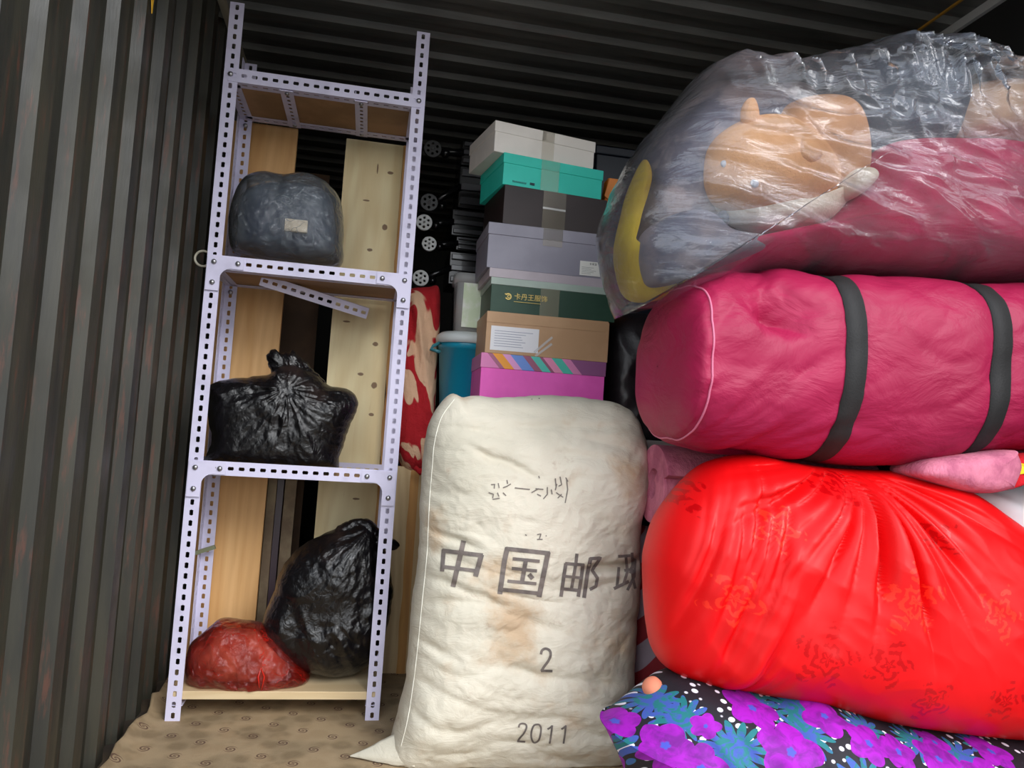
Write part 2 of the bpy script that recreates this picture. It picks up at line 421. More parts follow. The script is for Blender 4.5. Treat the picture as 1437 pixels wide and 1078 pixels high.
# bottom side rails and wooden board
for sx_, dr in ((SL+.004, X_), (SR-.004, (-1,0,0))): angle('side_rail', (sx_, SF+.004, .045), Y_, dr, Z_, SB-SF-.008, sh, .036)
def wood(name, c1, c2, c3, knots=True, axis='z', sc=1.0):
    t = NT(name); sv = (7*sc, 7*sc, .55*sc) if axis == 'z' else (.55*sc, 7*sc, 7*sc)
    v = t.mapping(sv); g = t.noise(2.2, 6, .55, v, .6)
    col = t.mix(t.step(g, .35, .65), lin(c1), lin(c2))
    w = t.new('TexWave', wave_type='RINGS', rings_direction='Y'); t.l.new(t.mapping((5*sc, 5*sc, .8*sc) if axis == 'z' else (.8*sc, 5*sc, 5*sc)), w.inputs[0]); w.inputs['Scale'].default_value = 2.2; w.inputs['Distortion'].default_value = 5; w.inputs['Detail'].default_value = 3
    col = t.mix(t.math('MULTIPLY', w.outputs['Fac'], .25), col, lin(c3))
    col = t.mix(t.step(t.noise(26*sc, 5, .6, v), .62, .8, 0, .5), col, lin(c3))
    if knots:
        sp = t.new('SeparateXYZ'); t.l.new(t.co(), sp.inputs[0])
        for u, v_, rx, rz in ((548, 241, .011, .006), (514, 280, .013, .0035), (540, 318, .010, .012), (519, 350, .010, .006), (486, 451, .014, .0035), (527, 483, .011, .008), (506, 525, .011, .006), (525, 541, .011, .012), (521, 582, .010, .006), (500, 700, .014, .004), (530, 235, .003, .02)):
            q = P(u, v_, Y=2.59); dx = t.math('DIVIDE', t.math('SUBTRACT', sp.outputs[0], q.x), rx); dz = t.math('DIVIDE', t.math('SUBTRACT', sp.outputs[2], q.z), rz)
            rr = t.math('ADD', t.math('ADD', t.math('MULTIPLY', dx, dx), t.math('MULTIPLY', dz, dz)), t.math('MULTIPLY', t.noise(90, 3), .9))
            col = t.mix(t.step(rr, 1.45, .95, 0, .85), col, lin((104, 66, 44)))
    return t.set(color=col, rough=.6, normal=t.bump(t.noise(30, 5, .6, v), .15, .002))
m_ply = wood('orange_plywood', (228, 182, 124), (214, 164, 104), (192, 136, 80), False)
m_pine = wood('pale_pine', (240, 224, 178), (230, 208, 158), (208, 180, 126))
m_pine2 = wood('pine_shelf_board', (222, 202, 164), (208, 182, 140), (176, 146, 100), False, 'x')
m_edge = wood('raw_board_edge', (214, 164, 96), (196, 140, 76), (150, 96, 50), False)
bb = MB().box((SL+.0, SF+.006, .0605), (SR-.0, SB-.006, .083)).build('bottom_board', m_pine2, sh, bevel=.0015); bb['label'] = 'pale pine board as lowest shelf'

# ------------------------------------------------------------------ boards leaning behind the shelf
def board(name, x0, x1, ya, th, z1, lean, m, label, edge=None, group=None, z0=FL):
    """upright board, front face at ya; lean = backward shift at the top"""
    o = empty(name, ((x0+x1)/2, ya, z0), label, 'board', group=group)
    a = lean/(z1-z0)
    mb = MB(); nz = 14; vs = []
    for i in range(nz+1):
        z = z0+(z1-z0)*i/nz; y = ya+(z-z0)*a; w = .0015*noise.noise(Vector((x0*5, 0, z*4)))
        vs += [(x0+w, y, z), (x1+w, y, z), (x1+w, y+th, z), (x0+w, y+th, z)]
    fs = [(i*4+k, i*4+(k+1) % 4, (i+1)*4+(k+1) % 4, (i+1)*4+k) for i in range(nz) for k in range(4)] + [(3, 2, 1, 0), (nz*4, nz*4+1, nz*4+2, nz*4+3)]
    mk('panel', vs, fs, m, o)
    if edge:
        xe0, xe1 = edge; vs = []
        for i in range(41):
            z = z0+(z1-z0)*i/40; y = ya+(z-z0)*a; w = .006*noise.noise(Vector((9, 0, z*9)))
            vs += [(xe0+w, y-.004, z), (xe1, y-.004, z), (xe1, y+th, z), (xe0+w, y+th, z)]
        fs = [(i*4+k, i*4+(k+1) % 4, (i+1)*4+(k+1) % 4, (i+1)*4+k) for i in range(40) for k in range(4)] + [(3, 2, 1, 0), (160, 161, 162, 163)]
        e_ = mk('bark_edge', vs, fs, m_edge, o); e_['label'] = 'rough orange waney edge'
    return o
xa = P(397, 419, Y=2.59).x
board('plywood_board', XL+.045, xa, 2.575, .022, 1.80, .03, m_ply, 'orange plywood board standing upright behind the shelving, nearest the corrugated wall')
xb0, xb1 = P(467, 430, Y=2.59).x, P(549, 436, Y=2.59).x
board('pine_board', xb0, xb1, 2.575, .022, 1.79, .03, m_pine, 'pale knotty pine board standing upright behind the right side of the shelving', (xb1, xb1+.028))
def stiles(name, u0, u1, v, Y, z1, m, label, th=.02, lean=.02, dy=0):
    return board(name, P(u0, v, Y=Y).x, P(u1, v, Y=Y).x, Y, th, z1, lean, m, label)
m_slat = mat('weathered_slat', (150, 132, 104), .7, (120, 100, 78), 9)
stiles('wood_slat', 374, 386, 700, 2.66, .98, m_slat, 'narrow weathered slat in the gap, beside the plywood board', .02)
stiles('wood_slat', 398, 414, 700, 2.68, .96, m_slat, 'wider weathered slat in the gap behind the bottom black bag', .02)
stiles('metal_strip', 387, 396, 700, 2.67, 1.0, mat('purple_metal', (66, 50, 60), .35), 'thin dark purple strip between the two slats', .01)
stiles('cardboard_sheet', 396, 446, 440, 2.78, 1.72, mat('dark_cardboard', (84, 62, 44), .85, (70, 52, 38), 6), 'dark brown cardboard sheet standing in the gap behind the boards', .008, .03)
board('rough_plank', P(545, 800, Y=2.68).x, P(603, 800, Y=2.68).x, 2.665, .028, .70, .0, wood('rough_plank_wood', (222, 200, 156), (204, 176, 130), (166, 124, 82)), 'short rough plank standing between the shelving and the mail sack', (P(566, 800, Y=2.68).x, P(578, 800, Y=2.68).x))

# ------------------------------------------------------------------ low rack behind the sack that carries boxes
m_rmet = mat('light_rail_paint', (176, 172, 166), .4); m_blackp = mat('black_plastic', (20, 20, 22), .28)
RX0, RX1, RY0, RY1, RZ = .235, 1.56, 2.215, 3.10, .845
rk = empty('storage_rack', ((RX0+RX1)/2, (RY0+RY1)/2, FL), 'low rack with pale metal front rail behind the mail sack, under the box stack', 'rack')
MB().box((RX0, RY0, RZ-.030), (RX1, RY0+.02, RZ)).build('front_rail', m_rmet, rk, bevel=.002)
MB().box((RX0, RY1-.02, RZ-.030), (RX1, RY1, RZ)).build('rear_rail', m_rmet, rk, bevel=.002)
MB().box((RX0, RY0+.02, RZ-.012), (RX1, RY1-.02, RZ)).build('shelf_panel', mat('dark_rack_panel', (48, 44, 42), .7), rk)
for x in (RX0, RX1-.03):
    for y in (RY0+.001, RY1-.031): MB().box((x, y, FL), (x+.03, y+.03, RZ-.03)).build('leg', m_rmet, rk)

# ------------------------------------------------------------------ shoe boxes
def text_mesh(s, size, name, m, parent, loc, ext=.0003):
    cu = bpy.data.curves.new(name, 'FONT'); cu.body = s; cu.size = size; cu.extrude = ext; cu.align_x = 'LEFT'
    ob = bpy.data.objects.new(name, cu); COL.objects.link(ob)
    bpy.context.view_layer.update(); dg = bpy.context.evaluated_depsgraph_get()
    me = bpy.data.meshes.new_from_object(ob.evaluated_get(dg)); bpy.data.objects.remove(ob)
    me.materials.clear(); me.materials.append(m)
    for v in me.vertices: x, y, z = v.co; v.co = (x+loc[0], -z+loc[1], y+loc[2])
    o = bpy.data.objects.new(name, me); COL.objects.link(o); o.parent = parent
    return o
def carton(name, col, **k): return mat(name, col, .5, tuple(max(0, c-9) for c in col), 6, bump=(50, .06, .002), **k)
m_tape = NT('clear_tape'); m_tape.b.inputs['Alpha'].default_value = .14
m_tape = m_tape.set(color=lin((205, 195, 170)), rough=.15, coat=.2)
m_ltape = NT('clear_tape_shiny'); m_ltape = m_ltape.set(color=lin((240, 240, 240)), rough=.12, coat=.6, alpha=.55)
m_label = mat('white_label', (226, 226, 220), .5); m_ink = mat('black_ink', (40, 40, 42), .6); m_gold = mat('gold_print', (214, 190, 110), .35, metal=.3)
BY = 2.30
def shoebox(name, label, uL, uR, z0, h, yaw, lidh, mbody, mlid, depth=.25, tape=None, lid=True):
    vm = 545-(z0+h/2-EYE)/BY*FPX
    # place front-left corner, width from the right pixel at that yaw
    for _ in range(3):
        q = P(uL, 400, Y=BY)
    def proj(p):
        q = p-O; zz = q.dot(Fv); return 718.5+FPX*q.dot(Rv)/zz, 539-FPX*q.dot(Uv)/zz
    lo, hi = 0., 1.
    for _ in range(30):
        m_ = (lo+hi)/2
        if proj(Vector((m_, BY, z0+h/2)))[0] < uL: lo = m_
        else: hi = m_
    x0 = lo; ya = radians(yaw); lo, hi = .05, .8
    for _ in range(30):
        m_ = (lo+hi)/2
        if proj(Vector((x0+m_*cos(ya), BY+m_*sin(ya), z0+h/2)))[0] < uR: lo = m_
        else: hi = m_
    w = lo; root = empty(name, (x0, BY, z0), label, 'box', ya)
    e = .0025 if lid else 0
    MB().box((e, e, 0), (w-e, depth-e, h-(.004 if lid else 0))).build('body', mbody, root, wp=False, bevel=.0015)
    if lid: MB().box((0, 0, h-lidh), (w, depth, h)).build('lid', mlid, root, wp=False, bevel=.0015)
    if tape:
        a, b, z_0, z_1 = tape; y = -.0008 if lid else -.0008
        MB().box((a*w, y, z_0*h), (b*w, 0, z_1*h)).build('tape', m_tape, root, wp=False)
    root['_w'] = w
    return root, w
k = BY/FPX*1.0
z = RZ
zt = lambda v, u: P(u, v, Y=BY).z
Zs = {}
zp = zt(494, 672); zk = zt(436, 682); zg = zt(388, 688); zpale = zt(375, 687); zgr = zt(310.5, 684); zbr = zt(258, 707); zte = zt(213, 706); zwh = zt(168, 694)
t = NT('striped_lid_print'); sp = t.new('SeparateXYZ'); t.l.new(t.co(), sp.inputs[0])
dx = t.math('ADD', sp.outputs[0], t.math('MULTIPLY', sp.outputs[2], .9)); dx = t.math('MULTIPLY', t.math('SUBTRACT', dx, .12), 2.55)
r = t.new('ValToRGB'); r.color_ramp.interpolation = 'CONSTANT'; t.l.new(dx, r.inputs[0])
cols = [(0, (96, 190, 212)), (.06, (226, 130, 188)), (.27, (170, 96, 128)), (.31, (244, 160, 40)), (.39, (232, 160, 214)), (.45, (110, 150, 226)), (.55, (164, 92, 122)), (.61, (90, 206, 190)), (.68, (160, 92, 122)), (.71, (240, 150, 190)), (.78, (80, 196, 176)), (.86, (226, 140, 190)), (.93, (150, 92, 140))]
for i, (p_, c_) in enumerate(cols):
    el = r.color_ramp.elements[i] if i < 2 else r.color_ramp.elements.new(p_)
    el.position = p_; el.color = lin(c_)
m_strip = t.set(color=r.outputs[0], rough=.4)
m_pink = carton('pink_card', (252, 104, 206)); m_kraft = carton('kraft_card', (196, 158, 120)); m_green = carton('green_card', (40, 74, 58)); m_pgreen = carton('pale_green_card', (170, 186, 176))
m_pale = carton('pale_mauve_card', (184, 174, 182)); m_grey = carton('grey_card', (144, 142, 156)); m_brown = carton('dark_brown_card', (40, 25, 26)); m_teal = carton('teal_card', (48, 212, 192)); m_white = carton('white_card', (238, 232, 224))
b1, w1 = shoebox('shoe_box', 'bright pink shoe box with striped lid, lowest of the stack', 672, 848, RZ, zp-RZ, -1, .045, m_pink, m_strip)
MB().box((.41*w1, -.0012, .006), (.45*w1, 0, .055)).build('tape', m_ltape, b1, wp=False)
b2, w2 = shoebox('shoe_box', 'plain kraft cardboard box with white printed sheet on its front', 682, 852, zp, zk-zp, -1, 0, m_kraft, m_kraft, lid=False)
hk = zk-zp
lab = MB().box((.04*w2, -.001, .08*hk), (.43*w2, 0, .66*hk)).build('label', mat('sheet_paper', (236, 236, 240), .5), b2, wp=False)
tx = MB()
for i in range(7): tx.box((.07*w2, -.0014, (.18+.06*i)*hk), ((.28+.11*random.random())*w2, -.0009, (.18+.06*i)*hk+.0012))
tx.build('print_lines', mat('blue_ink', (120, 130, 160), .6), lab, wp=False)
tp = MB()
for q in (0, .10): 
    A = Vector(((.40+q*.1)*w2, -.002, (-.0+.10-q*.9)*hk)); B = Vector((.54*w2, -.002, (.50-q*1.6)*hk)); n2 = Vector((-(B-A).z, 0, (B-A).x)).normalized()*.0035
    tp.add([A-n2, B-n2, B+n2, A+n2], [(0, 1, 2, 3)])
tp.build('tape', m_ltape, b2, wp=False)
MB().box((w2-.001, -.003, .0), (w2+.003, .16, hk*.97)).build('side_flap', m_kraft, b2, wp=False); MB().box((.0, -.0015, hk*.74), (w2, 0, hk)).build('front_flap', m_kraft, b2, wp=False)
b3, w3 = shoebox('shoe_box', 'dark green shoe box with pale green lid and gold print', 688, 865, zk, zg-zk, -1, .022, m_green, m_pgreen, tape=(.39, .54, 0, .8))
h3 = zg-zk
text_mesh('卡丹王服饰', .021, 'gold_lettering', m_gold, b3, (.185*w3, -.0006, .42*h3))
MB().box((.185*w3, -.0008, .33*h3), (.395*w3, 0, .33*h3+.0015)).build('gold_underline', m_gold, b3, wp=False)
lg = MB()
cx, cz = .14*w3, .47*h3
def arc(mb, cx, cz, r, a0, a1, w, y=-.0008, n=16):
    for i in range(n):
        p = a0+(a1-a0)*i/n; q = a0+(a1-a0)*(i+1)/n
        mb.add([(cx+(r-w/2)*cos(p), y, cz+(r-w/2)*sin(p)), (cx+(r+w/2)*cos(p), y, cz+(r+w/2)*sin(p)), (cx+(r+w/2)*cos(q), y, cz+(r+w/2)*sin(q)), (cx+(r-w/2)*cos(q), y, cz+(r-w/2)*sin(q))], [(0, 1, 2, 3)])
arc(lg, cx, cz, .0085, radians(-150), radians(150), .0035); arc(lg, cx+.001, cz, .0035, radians(30), radians(330), .002); lg.box((cx-.011, -.0009, cz+.006), (cx+.004, 0, cz+.0085))
lg.build('gold_emblem', m_gold, b3, wp=False)
b4, w4 = shoebox('shoe_box', 'very thin pale mauve box squeezed between the green and the grey one', 687, 852, zg, zpale-zg, 0, 0, m_pale, m_pale, lid=False)
b5, w5 = shoebox('shoe_box', 'large grey shoe box with white barcode label', 684, 856, zpale, zgr-zpale, 0, .037, m_grey, m_grey, depth=.27, tape=(.44, .60, .6, 1))
h5 = zgr-zpale
lab = MB().box((.755*w5, -.0008, .04*h5), (.975*w5, .0, .36*h5)).build('label', m_label, b5, wp=False)
text_mesh('卡米亚', .0085, 'label_print', m_ink, lab, (.83*w5, -.0012, .285*h5))
tx = MB()
for i in range(9): tx.box((.935*w5, -.0012, (.07+.03*i)*h5), (.970*w5, -.0007, (.07+.03*i+.008+.01*(i % 2))*h5))
for i in range(5): tx.box((.77*w5, -.0012, (.08+.035*i)*h5), ((.85+.02*(i % 3))*w5, -.0007, (.08+.035*i)*h5+.0007))
tx.build('barcode', m_ink, lab, wp=False)
b6, w6 = shoebox('shoe_box', 'dark brown shoe box under the teal one', 707, 851, zgr, zbr-zgr, 6, 0, m_brown, m_brown, lid=False, tape=(.37, .59, 0, 1))
tx = MB().box((.37*w6, -.0015, .52*(zbr-zgr)), (.59*w6, 0, .57*(zbr-zgr))).build('tape', m_ltape, b6, wp=False)
b7, w7 = shoebox('shoe_box', 'teal shoe box with small dark lettering', 706, 846, zbr, zte-zbr, 8.5, .032, m_teal, m_teal, tape=(.37, .55, 0, 1))
h7 = zte-zbr; tx = MB()
for i in range(9): tx.box((.10*w7+i*.0052, -.0006, .12*h7+.000*i), (.10*w7+i*.0052+.0032, .0025, .12*h7+.0045))
tx.build('faint_lettering', mat('faint_ink', (50, 140, 136), .5), b7, wp=False)
tx = MB()
for i in range(3): tx.box((.27*w7+i*.0052, -.0006, .12*h7), (.27*w7+i*.0052+.0044, .0025, .12*h7+.007))
tx.build('dark_lettering', mat('teal_ink', (20, 60, 70), .5), b7, wp=False)
b8, w8 = shoebox('shoe_box', 'white shoe box on top of the stack', 694, 835, zte, zwh-zte, 11, .034, m_white, m_white, tape=(.46, .58, .0, 1))

# ------------------------------------------------------------------ things behind and beside the stack
dk = empty('storage_crate', (.86, 2.72, RZ), 'dark blue plastic crate behind the shoe boxes', 'crate')
cx0, cx1 = .735, 1.02; ztop = P(860, 216, Y=2.66).z
m_navy = mat('dark_navy_plastic', (30, 36, 48), .4)
MB().box((cx0, 2.60, RZ), (cx1, 2.90, ztop-.03)).build('body', m_navy, dk, bevel=.004)
MB().box((cx0-.006, 2.594, ztop-.03), (cx1+.006, 2.906, ztop)).build('lid', m_navy, dk, bevel=.004)
m_or = mat('orange_plastic', (216, 118, 30), .45)
oz0, oz1 = P(855, 320, Y=2.45).z, P(855, 249, Y=2.45).z; ox0, ox1 = P(847, 280, Y=2.45).x, P(880, 280, Y=2.45).x
bg = empty('orange_pouch', ((ox0+ox1)/2, 2.47, 1.2), 'orange pouch peeking out between the teal box and the clear plastic bag', 'pouch')
hm = (oz0+oz1)/2
MB().prism([(ox0+.004, hm+.012), (ox0+.012, oz1), (ox1, oz1), (ox1, 1.2), (ox0+.02, 1.2), (ox0+.008, hm-.02), (ox0, hm+.0)], 2.45, 2.50).build('body', m_or, bg, bevel=.006)
MB().prism([(ox0+.0, hm+.02), (ox0+.014, oz1-.004), (ox1-.004, oz1-.004), (ox1-.004, hm+.012), (ox0+.03, hm-.006)], 2.444, 2.450).build('flap', mat('orange_flap', (232, 134, 40), .45), bg, bevel=.002)
def leather(x, y, z, s, side): return .012*ridged((x*7, y*3, z*7), 2)
o = blob('black_leather_bag', [(845, 470), (862, 448), (890, 440), (930, 450), (945, 500), (945, 560), (940, 640), (860, 640), (846, 600), (842, 530)], 2.46, .10, .12, mat('black_leather', (34, 28, 32), .38, bump=(90, .25)), disp=leather, a=4, N=140, R=30, zmin=RZ+.001)
tag(o, 'black leather bag between the shoe boxes and the crimson duffel', 'bag')

# blue bucket with white lid, clear jar on top
m_blue = mat('blue_plastic', (22, 156, 188), .32, coat=.3); m_wlid = mat('white_plastic', (214, 222, 222), .4)
bx, by = .322, 2.635; bz1 = P(640, 470, Y=2.55).z; R1 = P(690, 480, Y=2.635).x; R1 = .100
bk = empty('bucket', (bx, by, RZ), 'blue plastic bucket with white lid beside the pink shoe box', 'bucket')
MB().lathe([(.072, 0), (.076, .004), (.096, bz1-RZ-.045), (.099, bz1-RZ-.045), (.100, bz1-RZ-.012), (.096, bz1-RZ-.012)], (bx, by, RZ), n=64).build('body', m_blue, bk, True)
MB().lathe([(.100, -.012), (.108, -.012), (.110, .006), (.106, .016), (.092, .026), (.03, .030)], (bx, by, bz1-.012), n=64).build('lid', m_wlid, bk, True)
hx = bx-.098
MB().tube([(hx+.004, by-.03, bz1-.022), (hx-.022, by-.045, bz1-.040), (hx-.030, by-.05, bz1-.052), (hx+.002, by-.06, bz1-.060)], .006, 8).build('handle', mat('handle_teal', (60, 130, 140), .35), bk, True)
t = NT('clear_plastic'); m_clear = t.set(color=(.95, .96, .95, 1), rough=.12, alpha=.36, coat=.4)
jz = bz1+.0185; jt = P(645, 385, Y=2.6).z
jr = empty('storage_jar', (bx+.012, by, jz), 'clear plastic jar with paper inside standing on the white bucket lid', 'jar')
def rsq(mb, cx, cy, z0, z1, hw0, hw1, n=40, e=4):
    vs = []
    for zz, hw in ((z0, hw0), (z1, hw1)):
        for k in range(n):
            w = 2*pi*k/n; c_, s_ = cos(w), sin(w); vs.append((cx+hw*math.copysign(abs(c_)**(2/e), c_), cy+hw*math.copysign(abs(s_)**(2/e), s_), zz))
    mb.add(vs, [(k, (k+1) % n, n+(k+1) % n, n+k) for k in range(n)] + [list(range(n)), list(range(n, 2*n))])
mb = MB(); rsq(mb, bx+.012, by, jz, jt-.03, .062, .070); mb.build('body', m_clear, jr, True)
mb = MB(); rsq(mb, bx+.012, by, jt-.03, jt-.0, .078, .076); mb.build('lid', m_clear, jr, True)
MB().box((bx-.034, by-.0745, jz+.012), (bx+.040, by-.0735, jt-.034)).build('label', mat('jar_paper', (252, 255, 244), .5, (226, 240, 206), 14), jr)
MB().box((bx-.035, by-.03, jz+.003), (bx+.04, by+.04, jz+.09)).build('contents', mat('jar_contents', (150, 130, 100), .7, (110, 100, 84), 20), jr)

# black folding carts with perforated wheels
m_bk = mat('glossy_black_plastic', (16, 16, 18), .22, coat=.3); m_whw = mat('white_wheel_plastic', (224, 226, 224), .4); m_dkw = mat('dark_wheel_plastic', (46, 46, 48), .4)
def wheel(mb, c, r, th=.012, nh=6):
    """disc with nh holes facing -Y : rings of quads"""
    cx, cy, cz = c; n = nh*8; hr = r*.17; rc = r*.60
    # annular sectors with circular holes
    for s in range(nh):
        a0 = 2*pi*s/nh; a1 = 2*pi*(s+1)/nh; am = (a0+a1)/2; K = 16
        hole = [(rc*cos(am)+hr*cos(am+2*pi*k/K), rc*sin(am)+hr*sin(am+2*pi*k/K)) for k in range(K)]
        outer = []
        for k in range(K):
            w = 2*pi*k/K; dx, dy = cos(w), sin(w)         # local: x radial, y tangential
            m_ = max(abs(dx), abs(dy)); lx, ly = dx/m_, dy/m_
            rr = .22*r + (lx+1)/2*(r-.22*r); aa = am+ly*(a1-a0)/2
            outer.append((rr*cos(aa), rr*sin(aa)))
        vs = [(cx+x, cy, cz+z) for x, z in outer+hole] + [(cx+x, cy+th, cz+z) for x, z in outer+hole]
        fs = []
        for k in range(K):
            k2 = (k+1) % K
            fs += [(k, k2, K+k2, K+k), (2*K+k, 3*K+k, 3*K+k2, 2*K+k2), (K+k, K+k2, 3*K+k2, 3*K+k), (k, 2*K+k, 2*K+k2, k2)]
        mb.add(vs, fs)
    mb.lathe([(.24*r, -.003), (.24*r, th+.003)], c, 'y', 16)
    mb.lathe([(r*1.0, 0), (r*1.0, th)], (cx, cy+th*.5, cz), 'y', 40) if False else None
    ring = [(r*.97, 0), (r*1.03, .001), (r*1.03, th-.001), (r*.97, th)]
    nn = 40; vs = []
    for rr, h in ring:
        for k in range(nn): w = 2*pi*k/nn; vs.append((cx+rr*cos(w), cy+h, cz+rr*sin(w)))
    mb.add(vs, [(i*nn+k, i*nn+(k+1) % nn, ((i+1) % 4)*nn+(k+1) % nn, ((i+1) % 4)*nn+k) for i in range(4) for k in range(nn)])
YC = 2.83
def cart(uw, vw, r_px, uf, vt, vb, white, label, partial=False):
    wc = P(uw, vw, Y=YC); r = r_px/FPX*YC; zt_, zb_ = P(uf+20, vt, Y=YC).z, P(uf+20, vb, Y=YC).z; x0 = P(uf, (vt+vb)/2, Y=YC).x
    x1 = x0+.16
    root = empty('folding_cart', ((x0+x1)/2, YC+.1, zb_), label, 'cart', group='folded black carts')
    mb = MB(); mb.box((x0, YC+.012, zb_), (x1, YC+.20, zt_)).build('frame', m_bk, root, bevel=.004)
    fb = MB(); ns = 3; hh = (zt_-zb_)/ns
    for i in range(ns):
        zz = zb_+hh*(i+.25)
        fb.box((x0+.008, YC+.002, zz), (x1-.01, YC+.0115, zz+hh*.5))
    fb.build('rib_panel', mat_rib, root, bevel=.0025)
    ar = MB(); ar.tube([(wc.x, YC+.02, wc.z), (x0+.01, YC+.02, (zt_+zb_)/2)], [r*.30, r*.55], 10); ar.lathe([(r*.5, 0), (r*.5, .03)], (wc.x+r*1.6, YC+.005, wc.z), 'y', 20)
    ar.build('axle_arm', m_bk, root, True)
    wm = MB(); wheel(wm, (wc.x, YC-.012, wc.z), r); w_ = wm.build('wheel', m_whw if white else m_dkw, root); w_['label'] = 'white perforated wheel' if white else 'dark perforated wheel'
    MB().lathe([(r*.14, -.006), (r*.14, 0)], (wc.x, YC-.012, wc.z), 'y', 12).build('hub_cap', m_bolt, w_, True)
    return root
mat_rib = mat('ribbed_black', (66, 66, 70), .2, coat=.5)
cart(607, 210, 12, 648, 197, 232, False, 'black folded cart with dark wheel, topmost of the pile')
cart(602, 285, 12, 644, 233, 292, False, 'black folded cart with dark wheel, second from the top of the pile')
cart(595, 313, 11, 634, 293, 331, True, 'black folded cart whose white wheel is the highest of the three white ones')
cart(602, 343, 10, 640, 332, 352, True, 'black folded cart whose white wheel is half hidden between two others')
cart(590, 391, 11, 630, 353, 400, True, 'black folded cart whose white wheel is lowest, above the red blanket')
zb_ = P(650, 400, Y=YC).z
ck = empty('black_crate', (.40, 2.92, RZ), 'plain black crate carrying the pile of folded carts behind the bucket', 'crate')
MB().box((.30, YC+.012, RZ), (.52, YC+.20, zb_-.002)).build('body', m_bk, ck, bevel=.004)
MB().box((.295, YC+.007, zb_-.03), (.525, YC+.205, zb_-.0005)).build('rim', m_blackp, ck, bevel=.003)

# red and cream blanket beside the shelf
t = NT('red_cream_blanket'); v = t.mapping((3.2, 3, 2.2), (0, .5, 0)); w = t.noise(1.9, 2.5, .5, v, 1.6)
col = t.mix(t.step(w, .545, .57), lin((178, 24, 34)), lin((226, 186, 152)))
m_rc = t.set(color=col, rough=.9, normal=t.bump(t.noise(180, 3), .6, .004))
def soft(amp, sx=6, sy=6, oc=2, seed=0): return lambda x, y, z, s, side: amp*ridged((x*sx+seed, seed, z*sy), oc)
o = blob('folded_blanket', [(572, 408), (600, 403), (616, 405), (617, 450), (612, 540), (610, 600), (608, 648), (592, 667), (568, 662), (556, 640), (545, 620), (540, 580), (548, 500), (562, 440)], 2.70, .065, .05, m_rc, a=4, disp=lambda x, y, z, s, side: .016*ridged((x*16+z*3, 1, z*1.5), 2)+.004*ridged((x*30, 2, z*20), 2), N=160, R=50, rj=.003)
tag(o, 'red and cream fleece blanket hanging folded between shelving and bucket', 'blanket')
fold = []
cp = P(594, 655, Y=2.625)
mb = MB(); mb.tube([(cp.x-.028, 2.625, cp.z-.004), (cp.x-.01, 2.618, cp.z-.018), (cp.x+.022, 2.62, cp.z-.004), (cp.x+.032, 2.63, cp.z+.022)], [.008, .012, .012, .007], 12)
mb.build('hem_roll', mat('red_fleece', (186, 26, 36), .9, bump=(160, .5)), o, True)

# ------------------------------------------------------------------ mail sack
t = NT('canvas'); c = t.mix(t.step(t.noise(3.2, 4), .35, .7), lin((218, 211, 193)), lin((196, 190, 172)))
c = t.mix(t.step(t.noise(4.3, 6, .6, t.mapping(loc=(3, 1, 7.3))), .52, .70, 0, .8), c, lin((186, 156, 122)))
c = t.mix(t.step(t.noise(9, 6, .7, t.mapping(loc=(8, 1, 2.3))), .60, .72, 0, .6), c, lin((160, 126, 104)))
weave = t.math('ADD', t.math('SINE', t.math('MULTIPLY', t.new('SeparateXYZ').outputs[0], 1)), 0)
bn = t.bump(t.noise(300, 2, .5), .25, .001); bn = t.bump(t.noise(13, 6, .65, t.mapping((1, 1, 2.2)), .8), .32, .02, bn)
m_can = t.set(color=c, rough=.88, normal=bn)
SY = 2.02
def sackd(x, y, z, s, side):
    d = .012*noise.noise(Vector((x*3.5, 1, z*3.5))) - .008*max(0, ridged((x*3+2+z*2, 0, z*8), 2))**2 - .0028*max(0, ridged((x*8+4, 5, z*14-x*6), 2)) + .002*ridged((x*30, 5, z*34), 2)
    # deep crease under the top third at right and horizontal ones at left
    for (zc, x0, x1, am, sl) in ((.515, .55, .80, .030, .07), (.60, .12, .30, .018, -.25), (.70, .10, .22, .016, -.2), (.50, .10, .36, .012, -.3), (.34, .08, .26, .014, -.3), (.20, .05, .22, .012, -.45), (.80, .25, .45, .014, -.35), (.86, .35, .7, .010, .05)):
        t_ = (z-(zc+sl*(x-x0)+.008*noise.noise(Vector((x*18, zc*9, 0)))))/.012
        if -4 < t_ < 4: d -= am*math.exp(-t_*t_)*max(0, min(1, (x-x0)/.06+.3, (x1-x)/.06+.3))
    return d
sack_px = [(632, 553), (650, 557), (672, 556), (700, 558), (760, 555), (800, 556), (850, 563), (880, 575), (897, 600), (905, 640), (903, 690), (893, 740), (894, 800), (890, 860), (887, 920), (884, 980), (878, 1040), (868, 1074), (800, 1082), (700, 1083), (600, 1082), (556, 1076), (546, 1050), (558, 1000), (570, 950), (574, 900), (578, 850), (586, 790), (590, 740), (590, 700), (594, 640), (600, 600), (614, 570)]
sack = blob('mail_sack', sack_px, SY, .17, .15, m_can, a=3.4, b=2.1, N=420, R=120, disp=sackd, rj=.004, rjs=16, zmin=FL+.001, key='sack')
tag(sack, 'large off-white canvas postal sack with grey Chinese lettering', 'sack')
ea, eb, ec = P(492, 1061, Z=.012), P(548, 1036, Y=1.99), P(560, 1074, Y=1.93)
mb = MB(); L = 12; vs = []; 
for i in range(L+1):
    f = i/L; A = ea.lerp(Vector((eb.x+.03, eb.y, .075)), f); B = ea.lerp(Vector((ec.x+.04, 1.93, FL+.004)), f)
    for j in range(L+1):
        g_ = j/L; p = A.lerp(B, g_); p.y -= .02*sin(pi*g_)*f; p.z += .008*noise.noise(p*25)*f
        vs.append(p)
